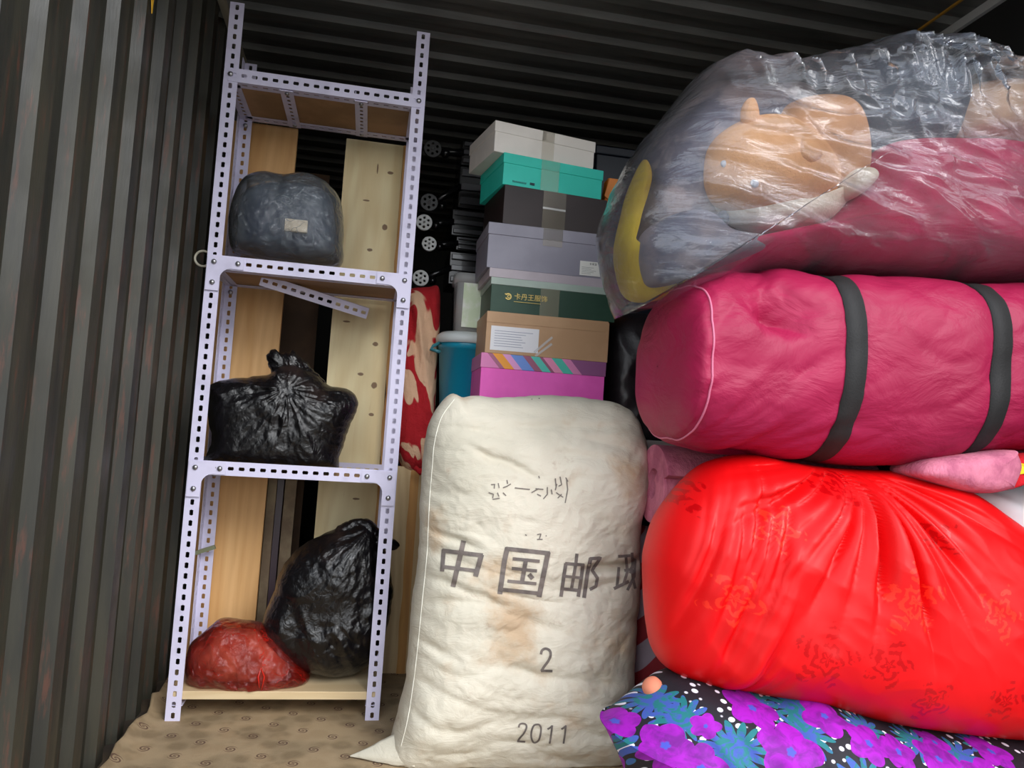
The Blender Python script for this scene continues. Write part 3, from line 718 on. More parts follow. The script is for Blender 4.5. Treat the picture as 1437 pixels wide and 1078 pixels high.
mb.add(vs, [(i*(L+1)+j, i*(L+1)+j+1, (i+1)*(L+1)+j+1, (i+1)*(L+1)+j) for i in range(L) for j in range(L)])
o = mb.build('corner_flap', m_can, sack, True); s_ = o.modifiers.new('t', 'SOLIDIFY'); s_.thickness = .004; s_.offset = 0
seam = MB(); proj_tube(seam, 'sack', [(640, 558), (620, 585), (610, 620), (607, 650), (603, 700), (601, 740), (599, 780), (592, 850), (586, 910), (580, 960), (572, 1010), (562, 1050)], .0012, 0)
seam.build('seam_cord', mat('cream_cord', (238, 236, 222), .7), sack, True)
gk = mat('grey_stencil_ink', (104, 96, 92), .85, (120, 110, 104), 30)
def zc_(cx, cy): return (600+cx*.21573, 740+cy*.21583)          # from the zoomed crop 600..910 x 740..860
def strokes(name, lst, key='sack', m=gk, off=.0016):
    mb = MB()
    for i, (w, pts) in enumerate(lst): decal_strip(mb, key, [zc_(*p) for p in pts], w, off+.0002*(i % 5), 1.5)
    o = mb.build(name, m, sack); o['label'] = 'grey stencilled lettering'; return o
strokes('character_print', [(7, [(235, 88), (195, 260), (165, 388)]), (6, [(105, 145), (94, 288)]), (6, [(95, 152), (360, 184)]), (7, [(352, 178), (312, 320)]), (5, [(90, 255), (325, 285)])])
strokes('character_print', [(7, [(520, 132), (500, 220), (470, 435)]), (6, [(510, 140), (795, 170)]), (7, [(785, 162), (725, 454)]), (5.5, [(475, 405), (735, 432)]), (4.5, [(555, 205), (730, 222)]), (4.5, [(548, 268), (712, 285)]), (4.5, [(520, 350), (708, 368)]), (6, [(640, 212), (615, 355)]), (6, [(660, 305), (685, 335)])])
strokes('character_print', [(4.5, [(972, 172), (965, 235), (935, 410)]), (5, [(900, 235), (885, 330), (868, 452)]), (4.5, [(895, 236), (1020, 246)]), (5, [(1012, 240), (1000, 330), (980, 452)]), (4, [(885, 318), (1000, 330)]), (4.5, [(872, 400), (990, 412)]), (5.5, [(1062, 200), (1040, 300), (1018, 460)]), (4.5, [(1055, 205), (1125, 200), (1070, 280), (1105, 330), (1095, 385), (1055, 405)])])
strokes('character_print', [(4, [(1240, 190), (1320, 185)]), (4, [(1290, 190), (1300, 290), (1275, 370)]), (4, [(1245, 260), (1232, 390)]), (4.5, [(1212, 400), (1310, 352)]), (4, [(1280, 282), (1318, 275)]), (4, [(1330, 165), (1335, 240), (1318, 300)]), (4, [(1322, 210), (1358, 215)]), (4, [(1350, 215), (1345, 320), (1300, 410)]), (4, [(1325, 260), (1340, 350), (1352, 400)])])
def d2(cx, cy): return (700+cx*.18365, 880+cy*.18367)
def digits(name, lst, w):
    mb = MB()
    for i, pts in enumerate(lst): decal_strip(mb, 'sack', catmull2([d2(*p) for p in pts], 1.5), w, .0018+.0001*i, 1.5)
    mb.build(name, gk, sack)['label'] = 'grey stencilled number'
two = [(322, 210), (330, 180), (357, 166), (388, 180), (396, 215), (378, 260), (345, 305), (325, 338)]
digits('number_print', [two, [(322, 336), (365, 336), (410, 338)]], 3.6)
def sh_(pts, f, dx, dy): return [((x-322)*f+dx, (y-166)*f+dy) for x, y in pts]
digits('year_print', [[(152, 768), (160, 745), (185, 738), (208, 748), (210, 775), (190, 815), (160, 850), (145, 874)], [(140, 874), (170, 876), (202, 878)],
                      [(300, 745), (270, 752), (252, 790), (248, 840), (262, 880), (285, 882), (308, 860), (320, 810), (322, 770), (308, 748), (298, 745)],
                      [(372, 782), (395, 768), (408, 755)], [(408, 752), (400, 820), (388, 892)], [(478, 782), (500, 768), (514, 755)], [(512, 752), (505, 820), (494, 892)]], 2.6)
# faded hand writing
hw = MB(); ink = mat('faded_ink', (120, 112, 106), .9); random.seed(12)
def d3(cx, cy): return (590+cx*.2227, 540+cy*.2227)
for pts in [[(445, 630), (470, 628)], [(468, 625), (465, 655)], [(490, 620), (496, 650)], [(430, 680), (460, 690), (455, 715)], [(485, 680), (495, 705)], [(455, 722), (500, 715)], [(520, 650), (545, 640), (570, 625)], [(545, 600), (550, 625)], [(520, 680), (540, 700)], [(595, 650), (690, 660)], [(700, 680), (745, 655)], [(725, 655), (775, 660)], [(735, 690), (760, 702)], [(800, 645), (800, 690), (775, 720)], [(850, 590), (855, 640)], [(825, 660), (830, 690)], [(860, 625), (850, 665)], [(880, 580), (890, 630), (870, 640)], [(855, 680), (900, 710)], [(890, 690), (865, 715)], [(920, 590), (928, 660), (912, 745)], [(745, 575), (750, 590)], [(915, 585), (930, 610)], [(700, 90), (705, 92)], [(745, 85), (752, 88)], [(660, 945), (670, 950)], [(735, 945), (760, 940), (750, 970)], [(790, 950), (795, 955)], [(735, 975), (770, 975)]]:
    decal_strip(hw, 'sack', [d3(*p) for p in pts], 1.5, .0018, 1.2)
tag(hw.build('handwriting', ink, sack), 'faded handwritten marks', kind='stuff')

# ------------------------------------------------------------------ plastic bags on the shelf
def plastic(name, c, rough=.22, crease=26, bs=.9, alpha=1, c2=None, nr=(.5, .7), sss=0):
    t = NT(name); col = lin(c)
    if c2: col = t.mix(t.step(t.noise(6, 3), *nr), lin(c), lin(c2))
    v = t.mapping((1, 1, 1)); n1 = t.noise(crease, 5, .6, v, 1.6); n2 = t.voro(crease*.8, t.mapping((1, 1, .6), (.3, .2, .5)), 'DISTANCE_TO_EDGE')
    b_ = t.bump(n1, bs*.55, .006); b_ = t.bump(n2, bs*.4, .006, b_)
    return t.set(color=col, rough=rough, normal=b_, alpha=alpha, spec=.6)
m_bag = plastic('black_bag_film', (13, 12, 14), .25, 44, 1.0, c2=(44, 34, 32), nr=(.55, .75))
def crump(am, f=1, seed=0):
    def fn(x, y, z, s, side):
        p = Vector((x*f+seed, 0, z*f)); d1 = noise.voronoi(p*9)[0]; a_ = (d1[1]-d1[0])
        d2_ = noise.voronoi(p*21+Vector((3, 0, 1)))[0]
        return am*(min(a_, .5)*.45 + .30*min(d2_[1]-d2_[0], .5) + .42*ridged((x*f*13+z*f*6, seed, z*f*5-x*f*4), 3)*.5 + .2*ridged((x*f*9-z*f*12, seed+4, z*f*9+x*f*7), 3)*.5 - .25)
    return fn
def fan(am, u, v, seed=0):
    k = P(u, v, Y=2.28); cr = crump(am*.8, 1, seed)
    def fn(x, y, z, s, side):
        dx, dz = x-k.x, z-k.z; r = sqrt(dx*dx+dz*dz); th = atan2(dx, -dz+.0001); mk_ = max(0, min(1, .5+1.6*noise.noise(Vector((x*7+seed, 2, z*7)))))
        return am*.42*ridged((th*2.2+seed, r*5, 1), 3)*.6*min(1, r/.05) + cr(x, y, z, s, side)*(.25+.9*mk_) + am*.5*noise.noise(Vector((x*9, seed, z*9)))
    return fn
SY2 = 2.385
z2 = tz[1]-.019+.0095; z3 = tz[2]-.019+.0095
# middle black bag
midp = [(292, 552), (298, 540), (325, 531), (352, 530), (378, 524), (396, 512), (420, 512), (446, 528), (464, 541), (490, 548), (502, 560), (500, 578), (488, 606), (476, 640), (470, 662), (400, 664), (330, 662), (294, 655), (290, 640), (298, 620), (294, 590)]
b_ = blob('black_plastic_bag', midp, SY2, .115, .10, m_bag, a=3.2, b=2.2, N=300, R=90, disp=fan(.030, 402, 545, 2), rj=.005, rjs=22, zmin=z3, cen=(395, 600))
tag(b_, 'black plastic bag with knotted top on the middle shelf', 'plastic bag')
tuft = [(378, 492), (386, 490), (396, 497), (412, 493), (424, 503), (438, 517), (455, 536), (440, 545), (405, 548), (385, 538), (378, 515), (374, 500)]
blob('knot', tuft, SY2-.02, .028, .03, m_bag, b_, a=2, N=130, R=30, disp=crump(.02, 2.4, 5), rj=.006, rjs=50)
# bottom black bag
botp = [(500, 731), (520, 732), (532, 745), (545, 790), (552, 830), (545, 870), (530, 915), (505, 940), (470, 948), (430, 940), (395, 925), (372, 900), (366, 880), (380, 840), (400, 790), (432, 762), (466, 745)]
b_ = blob('black_plastic_bag', botp, 2.385, .115, .10, m_bag, a=3.0, b=2.1, N=300, R=90, disp=fan(.030, 520, 745, 9), rj=.005, rjs=22, zmin=.0845)
tag(b_, 'black plastic bag leaning on the bottom board beside the red bag', 'plastic bag')
tp = P(553, 765, Y=2.40)
blob('knot', [(470, 742), (500, 728), (520, 730), (540, 752), (556, 758), (561, 766), (552, 772), (536, 772), (524, 790), (500, 776), (480, 768)], 2.36, .03, .03, m_bag, b_, a=2, N=130, R=30, disp=crump(.02, 2.4, 5), rj=.004, rjs=40)
# red bag (thin translucent film over contents)
def film(name, tint, milk, gloss_r=.12, gl=.9, crease=18, bs=.5, bright=.6, stretch=(1, 1, 1), rot=(0, 0, 0), lines=.42):
    """milk = share of scattering film, rest transparent"""
    t = NT(name); t.n.remove(t.b)
    tr = t.new('BsdfTransparent'); tr.inputs[0].default_value = tint + (1,)
    df = t.new('BsdfDiffuse'); df.inputs[0].default_value = lin(bright); tl = t.new('BsdfTranslucent'); tl.inputs[0].default_value = lin(bright)
    n1 = t.noise(crease, 5, .6, t.mapping(stretch, rot), 1.2); bp = t.bump(n1, bs, .01); bp = t.bump(t.voro(crease*1.3, t.mapping(stretch, rot), 'DISTANCE_TO_EDGE'), bs*.35, .006, bp)
    gs = t.new('BsdfGlossy'); gs.inputs['Roughness'].default_value = gloss_r; gs.inputs[0].default_value = (.95, .97, 1, 1)
    for n in (df, tl, gs): t.l.new(bp, n.inputs['Normal'])
    m1 = t.new('MixShader'); m1.inputs[0].default_value = .5; t.l.new(df.outputs[0], m1.inputs[1]); t.l.new(tl.outputs[0], m1.inputs[2])
    m2 = t.new('MixShader'); t.l.new(tr.outputs[0], m2.inputs[1]); t.l.new(m1.outputs[0], m2.inputs[2])
    mk_ = t.step(t.noise(5, 4), .3, .75, milk*.6, milk*1.3)
    ww = t.new('TexNoise'); ww.inputs['Scale'].default_value = crease*.5; ww.inputs['Detail'].default_value = 3; t.l.new(t.co(), ww.inputs['Vector'])
    wv = t.new('VectorMath', operation='MULTIPLY_ADD'); t.l.new(ww.outputs['Color'], wv.inputs[0]); wv.inputs[1].default_value = (.09, .09, .09); t.l.new(t.co(), wv.inputs[2])
    ce = t.voro(crease*.75, t.mapping(stretch, rot, v=wv.outputs[0]), 'DISTANCE_TO_EDGE'); ln_ = t.math('MULTIPLY', t.step(ce, .035, .0), t.step(t.noise(crease*.4, 2), .42, .62, 0, lines))
    mk_ = t.math('ADD', mk_, ln_, clamp=True); t.l.new(mk_, m2.inputs[0])
    fn = t.new('Fresnel'); fn.inputs[0].default_value = 1.45; t.l.new(bp, fn.inputs['Normal'])
    fz = t.math('MULTIPLY', fn.outputs[0], gl); m3 = t.new('MixShader'); t.l.new(fz, m3.inputs[0]); t.l.new(m2.outputs[0], m3.inputs[1]); t.l.new(gs.outputs[0], m3.inputs[2])
    t.l.new(m3.outputs[0], t.out.inputs[0]); return t.m
redp = [(264, 955), (262, 930), (266, 905), (285, 888), (310, 870), (340, 872), (366, 876), (390, 890), (420, 925), (434, 945), (430, 958), (400, 966), (374, 974), (366, 986), (358, 976), (330, 968), (300, 962)]
b_ = blob('red_plastic_bag', redp, 2.345, .10, .10, film('red_film', (.97, .50, .44), .26, .15, 1.1, 30, .9, (225, 44, 30)), a=2.6, N=260, R=80, disp=crump(.036, 1.1, 14), rj=.004, zmin=.0845, key='red', Yfun=None)
tag(b_, 'translucent red plastic bag lying on the bottom board', 'plastic bag')
blob('contents', [(278, 945), (272, 915), (300, 888), (350, 884), (380, 900), (405, 930), (395, 952), (330, 955)], 2.345, .07, .07, mat('dusty_contents', (150, 120, 108), .9, (190, 168, 150), 14), b_, a=2.6, N=100, R=24, disp=crump(.012, 1.5, 3), zmin=.086)
mb = MB(); q = [onto('red', u, v, .006) for u, v in ((372, 985), (364, 965), (362, 950), (366, 938), (371, 950), (367, 968), (368, 985))]; q = [x for x in q if x]
if len(q) > 2: mb.tube(q, .0025, 6); mb.build('tied_handle', plastic('red_handle_film', (200, 40, 30), .25), b_, True)
# grey translucent bag on the upper shelf (appliance inside)
gp = [(326, 350), (322, 315), (328, 280), (342, 254), (370, 245), (400, 249), (430, 247), (455, 255), (474, 274), (480, 300), (481, 340), (478, 372), (440, 378), (380, 368), (340, 360)]
b_ = blob('grey_plastic_bag', gp, 2.385, .115, .10, film('smoky_film', (.92, .94, .96), .26, .12, 1.5, 26, 1.0, (176, 184, 190), (1, 1, 1.4), (0, .5, 0), .3), a=3.4, b=2.2, N=260, R=80, disp=crump(.030, .9, 21), rj=.004, zmin=z2)
tag(b_, 'cloudy grey plastic bag wrapped around a dark round pot on the upper shelf', 'plastic bag')
blob('wrapped_pot', [(338, 352), (334, 300), (345, 270), (380, 258), (430, 260), (462, 275), (470, 310), (468, 355), (420, 364), (370, 360)], 2.39, .085, .07, mat('slate_enamel', (84, 94, 108), .4, (58, 68, 90), 9), b_, a=3.6, N=100, R=24, zmin=z2+.003)
q = P(415, 318, Y=2.30); MB().box((q.x-.030, 2.285, q.z-.018), (q.x+.034, 2.3005, q.z+.018)).build('paper_tag', mat('cream_paper', (250, 230, 200), .6), b_, bevel=.002)

# ------------------------------------------------------------------ right hand pile
def damask():
    t = NT('red_satin'); base = lin((218, 5, 10))
    cen = [(740, 700, 0), (1270, 840, .075), (1160, 925, .07), (1395, 860, .06), (1050, 850, .06), (1305, 985, .05), (1205, 690, .06), (1000, 700, .06), (1410, 985, .05), (1240, 930, .055), (1110, 745, .05), (1330, 760, .05)]
    m_ = None
    sp = t.new('SeparateXYZ'); t.l.new(t.co(), sp.inputs[0])
    nz = t.noise(38, 3, .5, t.mapping((1, .3, 1)), 1.5); pat = None; lig = None
    for i, (u, v, r) in enumerate(cen[1:]):
        q = P(u, v, Y=1.36); dx = t.math('SUBTRACT', sp.outputs[0], q.x); dz = t.math('SUBTRACT', sp.outputs[2], q.z)
        rr = t.math('SQRT', t.math('ADD', t.math('MULTIPLY', dx, dx), t.math('MULTIPLY', dz, dz))); th = t.math('ARCTAN2', dz, dx)
        wv = t.math('SINE', t.math('ADD', t.math('ADD', t.math('MULTIPLY', rr, 330), t.math('MULTIPLY', t.math('SINE', t.math('MULTIPLY', th, 5)), 1.6)), t.math('MULTIPLY', nz, 11)))
        lobe = t.math('MULTIPLY', t.math('ADD', .72, t.math('MULTIPLY', t.math('SINE', t.math('ADD', t.math('MULTIPLY', th, 5), float(i))), .28)), r)
        k_ = t.math('MULTIPLY', t.step(wv, -.1, .3), t.step(t.math('SUBTRACT', rr, t.math('ADD', lobe, t.math('MULTIPLY', t.math('SUBTRACT', nz, .5), .05))), .0, -.004))
        if i in (0, 2, 3, 9): lig = k_ if lig is None else t.math('MAXIMUM', lig, k_)
        else: pat = k_ if pat is None else t.math('MAXIMUM', pat, k_)
    col = t.mix(t.math('MULTIPLY', pat, .75), base, lin((172, 0, 6))); col = t.mix(t.math('MULTIPLY', lig, .55), col, lin((246, 60, 36)))
    return t.set(color=col, rough=t.step(t.math('MAXIMUM', pat, lig), 0, 1, .45, .3), spec=.3, normal=t.bump(t.noise(14, 4, .5), .10, .01))
kx = P(1215, 655, Y=1.45)
def redd(x, y, z, s, side):
    dx, dz = x-kx.x, kx.z-z; r = sqrt(dx*dx+dz*dz)+.001; th = atan2(dx, dz+.02)
    f = math.exp(-((r-.12)/.17)**2) if r > .12 else 1
    d = -.040*max(0, ridged((th*3.4+1, .3, r*.8), 2)-.1)**1.5*f + .010*noise.noise(Vector((th*5, 1, 0)))*f
    # vertical folds at the left
    lx = x-.70
    if lx < .16: d += (-.024*max(0, ridged((x*17-z*5, 2, z*1.2), 2))**1.4+.008)*max(0, min(1, (.16-lx)/.06))
    d += .012*noise.noise(Vector((x*4, 5, z*4))) + .004*ridged((x*8+z*5, 3, z*8), 2)
    return d
XM = XR-.012
redb = [(908, 800), (912, 765), (924, 728), (948, 692), (978, 660), (1006, 645), (1050, 638), (1100, 647), (1170, 657), (1290, 664), (1335, 684), (1375, 712), (1410, 737), (1437, 754), (1470, 785), (1482, 830), (1478, 940), (1462, 1015), (1400, 1024), (1300, 1014), (1200, 997), (1100, 973), (1000, 955), (950, 944), (924, 924), (912, 880)]
o = blob('satin_quilt_bundle', redb, 1.58, .24, .22, damask(), a=3.2, b=2.1, N=420, R=130, disp=redd, xmax=XM, key='satin')
tag(o, 'bright red satin quilt bundle with woven rose pattern', 'quilt')
# crimson duffel
t = NT('crimson_nylon'); 
m_duf = t.set(color=t.mix(t.step(t.noise(3, 3), .4, .7), lin((160, 26, 70)), lin((144, 20, 60))), rough=.5, spec=.3, normal=t.bump(t.noise(7, 5, .55, t.mapping((1, 1, 1.6), (0, .4, 0)), .8), .35, .03))
DY = 1.60
def zz(u, v, Y=1.56): return P(u, v, Y=Y).z
secs = []
for u, vt, vb in ((935, 470, 600), (960, 420, 610), (990, 392, 628), (1040, 380, 640), (1100, 378, 648), (1170, 385, 655), (1240, 388, 659), (1300, 392, 659), (1370, 396, 652), (1437, 400, 642), (1500, 402, 640)):
    secs.append((P(u, 510, Y=1.47).x, zz(u, vb), zz(u, vt), DY, .205))
secs = [s for s in secs if s[0] < XM-.03]; x_l = secs[-1]; secs.append((XM,) + x_l[1:])
secs[0] = (secs[0][0]+.032,) + secs[1][1:3] + (DY, .17)
def dufd(p, w):
    d = .010*noise.noise(Vector((p.x*4, p.y*4, p.z*4))) - .0045*max(0, ridged((p.x*2.2+p.z*4, p.y*1.5, p.z*5-p.x*2.5), 2)-.2)**2 - .0018*max(0, ridged((p.x*5, p.y*5, p.z*12-p.x*5), 2))**2 - .012*max(0, ridged((p.y*6, p.z*9, 3), 2))*max(0, 1-(p.x-secs[0][0])/.09)
    for xs in STR: d -= .010*math.exp(-((p.x-xs)/.035)**2)
    q = (p.x-DENT[0])**2/.0030 + (p.z-DENT[1])**2/.0022
    if p.y < DY: d -= .040*math.exp(-q)*(1+.5*ridged((p.x*14, 0, p.z*14+p.x*8), 2))
    if p.y < DY: d -= .008*max(0, ridged((p.x*3+9, 2, p.z*9-p.x*7), 2))**2*max(0, 1-abs(p.x-secs[0][0]-.16)/.18)
    return d
STR = (P(1203, 510, Y=1.395).x, P(1412, 520, Y=1.395).x); DENT = (P(1090, 430, Y=1.43).x, P(1090, 430, Y=1.43).z)
duf = loftX('duffel_bag', secs, 2.7, m_duf, disp=dufd, key='duf', K=260, N=260, capf=.034)
tag(duf, 'crimson nylon duffel bag with two black straps lying on the red satin bundle', 'bag')
m_strap = mat('black_webbing', (22, 20, 20), .7, bump=(220, .5, .002))
zc0 = (secs[4][1]+secs[4][2])/2
for xs in STR: strap('strap', 'duf', xs, DY, zc0, .046, m_strap, duf)
xs = secs[0][0]+.038; rp_ = ring_pts('duf', xs, DY, zc0, 120, .001)
MB().tube(rp_ + [rp_[0]], .0022, 6).build('piping', mat('pale_piping', (206, 110, 140), .5), duf, True)
# end pocket bulging to the left
# big clear bag
clearp = [(843, 330), (850, 385), (868, 441), (870, 442), (900, 436), (935, 427), (965, 414), (1010, 399), (1060, 394), (1150, 398), (1300, 408), (1400, 411), (1437, 412), (1478, 398), (1482, 300), (1470, 230), (1437, 165), (1420, 146), (1390, 126), (1352, 120), (1330, 100), (1285, 86), (1230, 82), (1185, 84), (1160, 97), (1100, 108), (1045, 117), (985, 108), (960, 125), (930, 165), (900, 200), (870, 250), (850, 300)]
BYC = 1.66
CR = []
def clr(x, y, z, s, side):
    p = Vector((x, 0, z)); d = .012*noise.noise(p*4) + .010*max(0, ridged((x*3+z*14, 1, z*3-x*3), 2))**2
    if z > 1.58: d += .016*max(0, ridged((x*24+z*4, 3, z*4), 2))**2*min(1, (z-1.58)/.05)
    if side > 0:
        for x1, z1, x2, z2_, am in CR:
            ux, uz = x2-x1, z2_-z1; L2 = ux*ux+uz*uz; f = max(0, min(1, ((x-x1)*ux+(z-z1)*uz)/L2)); ex, ez = x-x1-f*ux, z-z1-f*uz
            dd = (ex*ex+ez*ez)/(.007+.006*f)**2
            if dd < 9: d += am*math.exp(-dd)*(1-.5*f)
    return d
CR[:] = []
for u1, v1, u2, v2, am in ((1128, 205, 1250, 232, .012), (1105, 225, 1200, 262, .012), (1120, 250, 1215, 285, .010), (1060, 265, 1055, 320, .008), (1290, 215, 1225, 130, .010), (1308, 240, 1285, 150, .012), (1325, 180, 1308, 255, .010), (1180, 190, 1195, 130, .010), (1225, 170, 1235, 110, .010), (1260, 180, 1262, 120, .010), (950, 385, 1180, 368, .008), (880, 330, 900, 245, .009), (862, 380, 878, 290, .008), (905, 400, 960, 345, .008), (1330, 150, 1355, 175, .01), (1370, 135, 1420, 200, .010), (1130, 190, 1085, 130, .009), (1160, 215, 1330, 300, .007), (1200, 330, 1420, 350, .006)):
    q1, q2 = P(u1, v1, Y=1.42), P(u2, v2, Y=1.42); CR.append((q1.x, q1.z, q2.x, q2.z, am))
m_film = film('milky_film', (.96, .975, .985), .15, .10, 1.3, 8, .8, (206, 212, 222), (.8, 1, 2.8), (0, .4, 0), 0.0)
cb = blob('clear_plastic_bag', clearp, BYC, .27, .22, m_film, a=4, b=2.3, N=420, R=110, disp=clr, rj=.004, rjs=22, xmax=XM, key='clear', cen=(1160, 255))
tag(cb, 'big milky clear plastic bag of bedding and a plush toy on the duffel', 'plastic bag')
def inner(name, px, Y, Tf, Tb, m, label, cat, disp=None, a=3, **k):
    o = blob(name, px, Y, Tf, Tb, m, a=a, N=150, R=40, disp=disp or soft(.008, 7, 7), xmax=XM-.02, **k); return tag(o, label, cat)
fab = lambda n, c, c2=None: mat(n, c, .85, c2 or tuple(max(0, x-14) for x in c), 8, bump=(14, .35, .02))
inner('wine_quilt', [(935, 372), (1010, 350), (1110, 330), (1150, 290), (1180, 245), (1215, 212), (1300, 205), (1400, 210), (1450, 230), (1462, 300), (1455, 388), (1380, 398), (1200, 394), (1040, 388)], 1.66, .21, .15, fab('wine_cloth', (182, 30, 80)), 'wine red quilt filling the right half of the clear plastic bag', 'quilt')
inner('slate_cloth', [(1130, 112), (1175, 95), (1240, 90), (1300, 98), (1330, 125), (1330, 175), (1310, 220), (1260, 240), (1200, 250), (1160, 240), (1140, 180)], 1.70, .17, .10, fab('slate_cloth', (56, 66, 78)), 'dark slate cloth at the top of the clear plastic bag', 'cloth')
inner('beige_pillow', [(1300, 150), (1345, 130), (1390, 135), (1425, 165), (1448, 215), (1420, 235), (1350, 225), (1300, 210)], 1.68, .17, .10, fab('beige_cloth', (196, 166, 140)), 'beige pillow at the upper right end inside the clear bag', 'pillow')
inner('grey_cloth', [(905, 215), (935, 175), (985, 125), (1050, 128), (1120, 130), (1130, 180), (1060, 240), (1000, 320), (985, 350), (930, 372), (895, 340), (890, 270)], 1.76, .16, .08, fab('grey_mauve_cloth', (150, 136, 138), (84, 82, 98)), 'grey mauve cloth behind the plush toy inside the clear bag', 'cloth')
inner('navy_cloth', [(900, 330), (960, 300), (1000, 330), (1080, 345), (1100, 365), (1000, 378), (940, 400), (905, 395)], 1.62, .12, .08, fab('muted_blue_cloth', (84, 86, 104), (120, 110, 116)), 'muted blue cloth at the bottom of the clear bag below the plush toy', 'cloth')
inner('yellow_cloth', [(902, 225), (910, 240), (898, 268), (892, 290), (880, 320), (884, 360), (898, 396), (946, 404), (938, 418), (890, 424), (870, 400), (866, 350), (874, 300), (886, 258)], 1.68, .06, .05, fab('yellow_cloth', (214, 186, 40)), 'bright yellow cloth along the left end of the clear bag', 'cloth', cen=(878, 345))
# plush toy
pf = lambda n, c: mat(n, c, .95, tuple(max(0, x-10) for x in c), 20, bump=(150, .6, .006))
m_tan = pf('tan_plush', (226, 168, 116)); m_crm = pf('cream_plush', (232, 220, 200))
PYC = 1.58
tq = P(1095, 250, Y=PYC); toy = empty('plush_toy', (tq.x, PYC, tq.z-.12), 'tan and cream plush animal inside the clear plastic bag', 'plush toy')
blob('body', [(1085, 165), (1120, 142), (1170, 142), (1195, 170), (1205, 230), (1195, 270), (1150, 300), (1090, 290), (1070, 220)], PYC+.045, .13, .08, pf('light_tan_plush', (206, 152, 108)), toy, a=2.3, N=110, R=30)
blob('head', [(990, 240), (996, 205), (1018, 182), (1050, 168), (1085, 168), (1120, 185), (1150, 215), (1168, 250), (1160, 280), (1120, 300), (1060, 305), (1010, 290), (994, 268)], PYC, .125, .08, m_tan, toy, a=2.2, N=120, R=34, key='head')
blob('muzzle', [(998, 275), (1040, 290), (1100, 292), (1150, 280), (1178, 268), (1196, 262), (1180, 290), (1150, 318), (1100, 330), (1050, 325), (1015, 305)], PYC+.03, .105, .06, m_crm, toy, a=2.3, N=110, R=26)
blob('paw', [(1180, 245), (1205, 242), (1215, 258), (1195, 280), (1172, 285), (1165, 262)], PYC-.02, .09, .04, m_crm, toy, a=2, N=60, R=16)
er = blob('ear', [(1044, 178), (1040, 158), (1046, 142), (1056, 138), (1062, 152), (1064, 172), (1058, 184)], PYC-.055, .022, .02, m_tan, toy, a=2, N=60, R=14)
er2 = blob('ear', [(1118, 206), (1126, 192), (1146, 200), (1152, 220), (1136, 230), (1120, 222)], PYC-.115, .02, .03, m_tan, toy, a=2, N=60, R=14)
m_eye = mat('grey_button', (170, 172, 180), .35)
for u, v, r in ((1016, 230, .008), (1059, 257, .010)):
    q = onto('head', u, v, -.001)
    if q is None: q = P(u, v, Y=PYC-.1)
    MB().lathe([(r, 0), (r*.9, -.003), (r*.5, -.0055)], q, 'y', 18).build('eye', m_eye, toy, True)
blob('nose', [(1006, 300), (1016, 296), (1022, 308), (1016, 322), (1006, 316)], PYC-.04, .02, .02, mat('dark_nose', (52, 56, 66), .5), toy, a=2, N=40, R=10)

# purple floral bundle on the floor
def flowergroup():
    g = bpy.data.node_groups.new('blossom', 'ShaderNodeTree')
    for nme, ty in (('Vec', 'NodeSocketVector'), ('Cen', 'NodeSocketVector'), ('R', 'NodeSocketFloat'), ('N', 'NodeSocketFloat'), ('Ph', 'NodeSocketFloat'), ('Dep', 'NodeSocketFloat')): g.interface.new_socket(nme, in_out='INPUT', socket_type=ty)
    for nme in ('Mask', 'Rad'): g.interface.new_socket(nme, in_out='OUTPUT', socket_type='NodeSocketFloat')
    i = g.nodes.new('NodeGroupInput'); o = g.nodes.new('NodeGroupOutput'); l = g.links
    def m(op, a, b=None):
        n = g.nodes.new('ShaderNodeMath'); n.operation = op
        for k_, x in enumerate((a, b)):
            if x is None: continue
            if isinstance(x, (int, float)): n.inputs[k_].default_value = x
            else: l.new(x, n.inputs[k_])
        return n.outputs[0]
    s = g.nodes.new('ShaderNodeVectorMath'); s.operation = 'SUBTRACT'; l.new(i.outputs['Vec'], s.inputs[0]); l.new(i.outputs['Cen'], s.inputs[1])
    q = g.nodes.new('ShaderNodeSeparateXYZ'); l.new(s.outputs[0], q.inputs[0])
    r = m('SQRT', m('ADD', m('MULTIPLY', q.outputs[0], q.outputs[0]), m('MULTIPLY', q.outputs[1], q.outputs[1])))
    th = m('ARCTAN2', q.outputs[1], q.outputs[0]); c = m('ABSOLUTE', m('COSINE', m('ADD', m('MULTIPLY', th, m('MULTIPLY', i.outputs['N'], .5)), i.outputs['Ph'])))
    lim = m('ADD', m('SUBTRACT', 1.0, i.outputs['Dep']), m('MULTIPLY', c, i.outputs['Dep']))
    rad = m('DIVIDE', r, m('MULTIPLY', i.outputs['R'], lim)); l.new(rad, o.inputs['Rad'])
    l.new(m('LESS_THAN', rad, 1.0), o.inputs['Mask']); return g
FG = flowergroup()
t = NT('purple_floral_cotton'); sp = t.new('SeparateXYZ'); t.l.new(t.co(), sp.inputs[0])
cb_ = t.new('CombineXYZ'); t.l.new(sp.outputs[0], cb_.inputs[0]); t.l.new(t.math('SUBTRACT', sp.outputs[2], t.math('MULTIPLY', sp.outputs[1], -.55)), cb_.inputs[1])
wob = t.new('TexNoise'); wob.inputs['Scale'].default_value = 14; t.l.new(cb_.outputs[0], wob.inputs['Vector'])
vm = t.new('VectorMath', operation='MULTIPLY_ADD'); t.l.new(wob.outputs['Color'], vm.inputs[0]); vm.inputs[1].default_value = (.022, .022, 0); t.l.new(cb_.outputs[0], vm.inputs[2]); VV = vm.outputs[0]
dots = t.voro(46, cb_.outputs[0], rnd=.45); col = t.mix(t.step(dots, .30, .24), lin((16, 14, 26)), lin((232, 228, 240)))
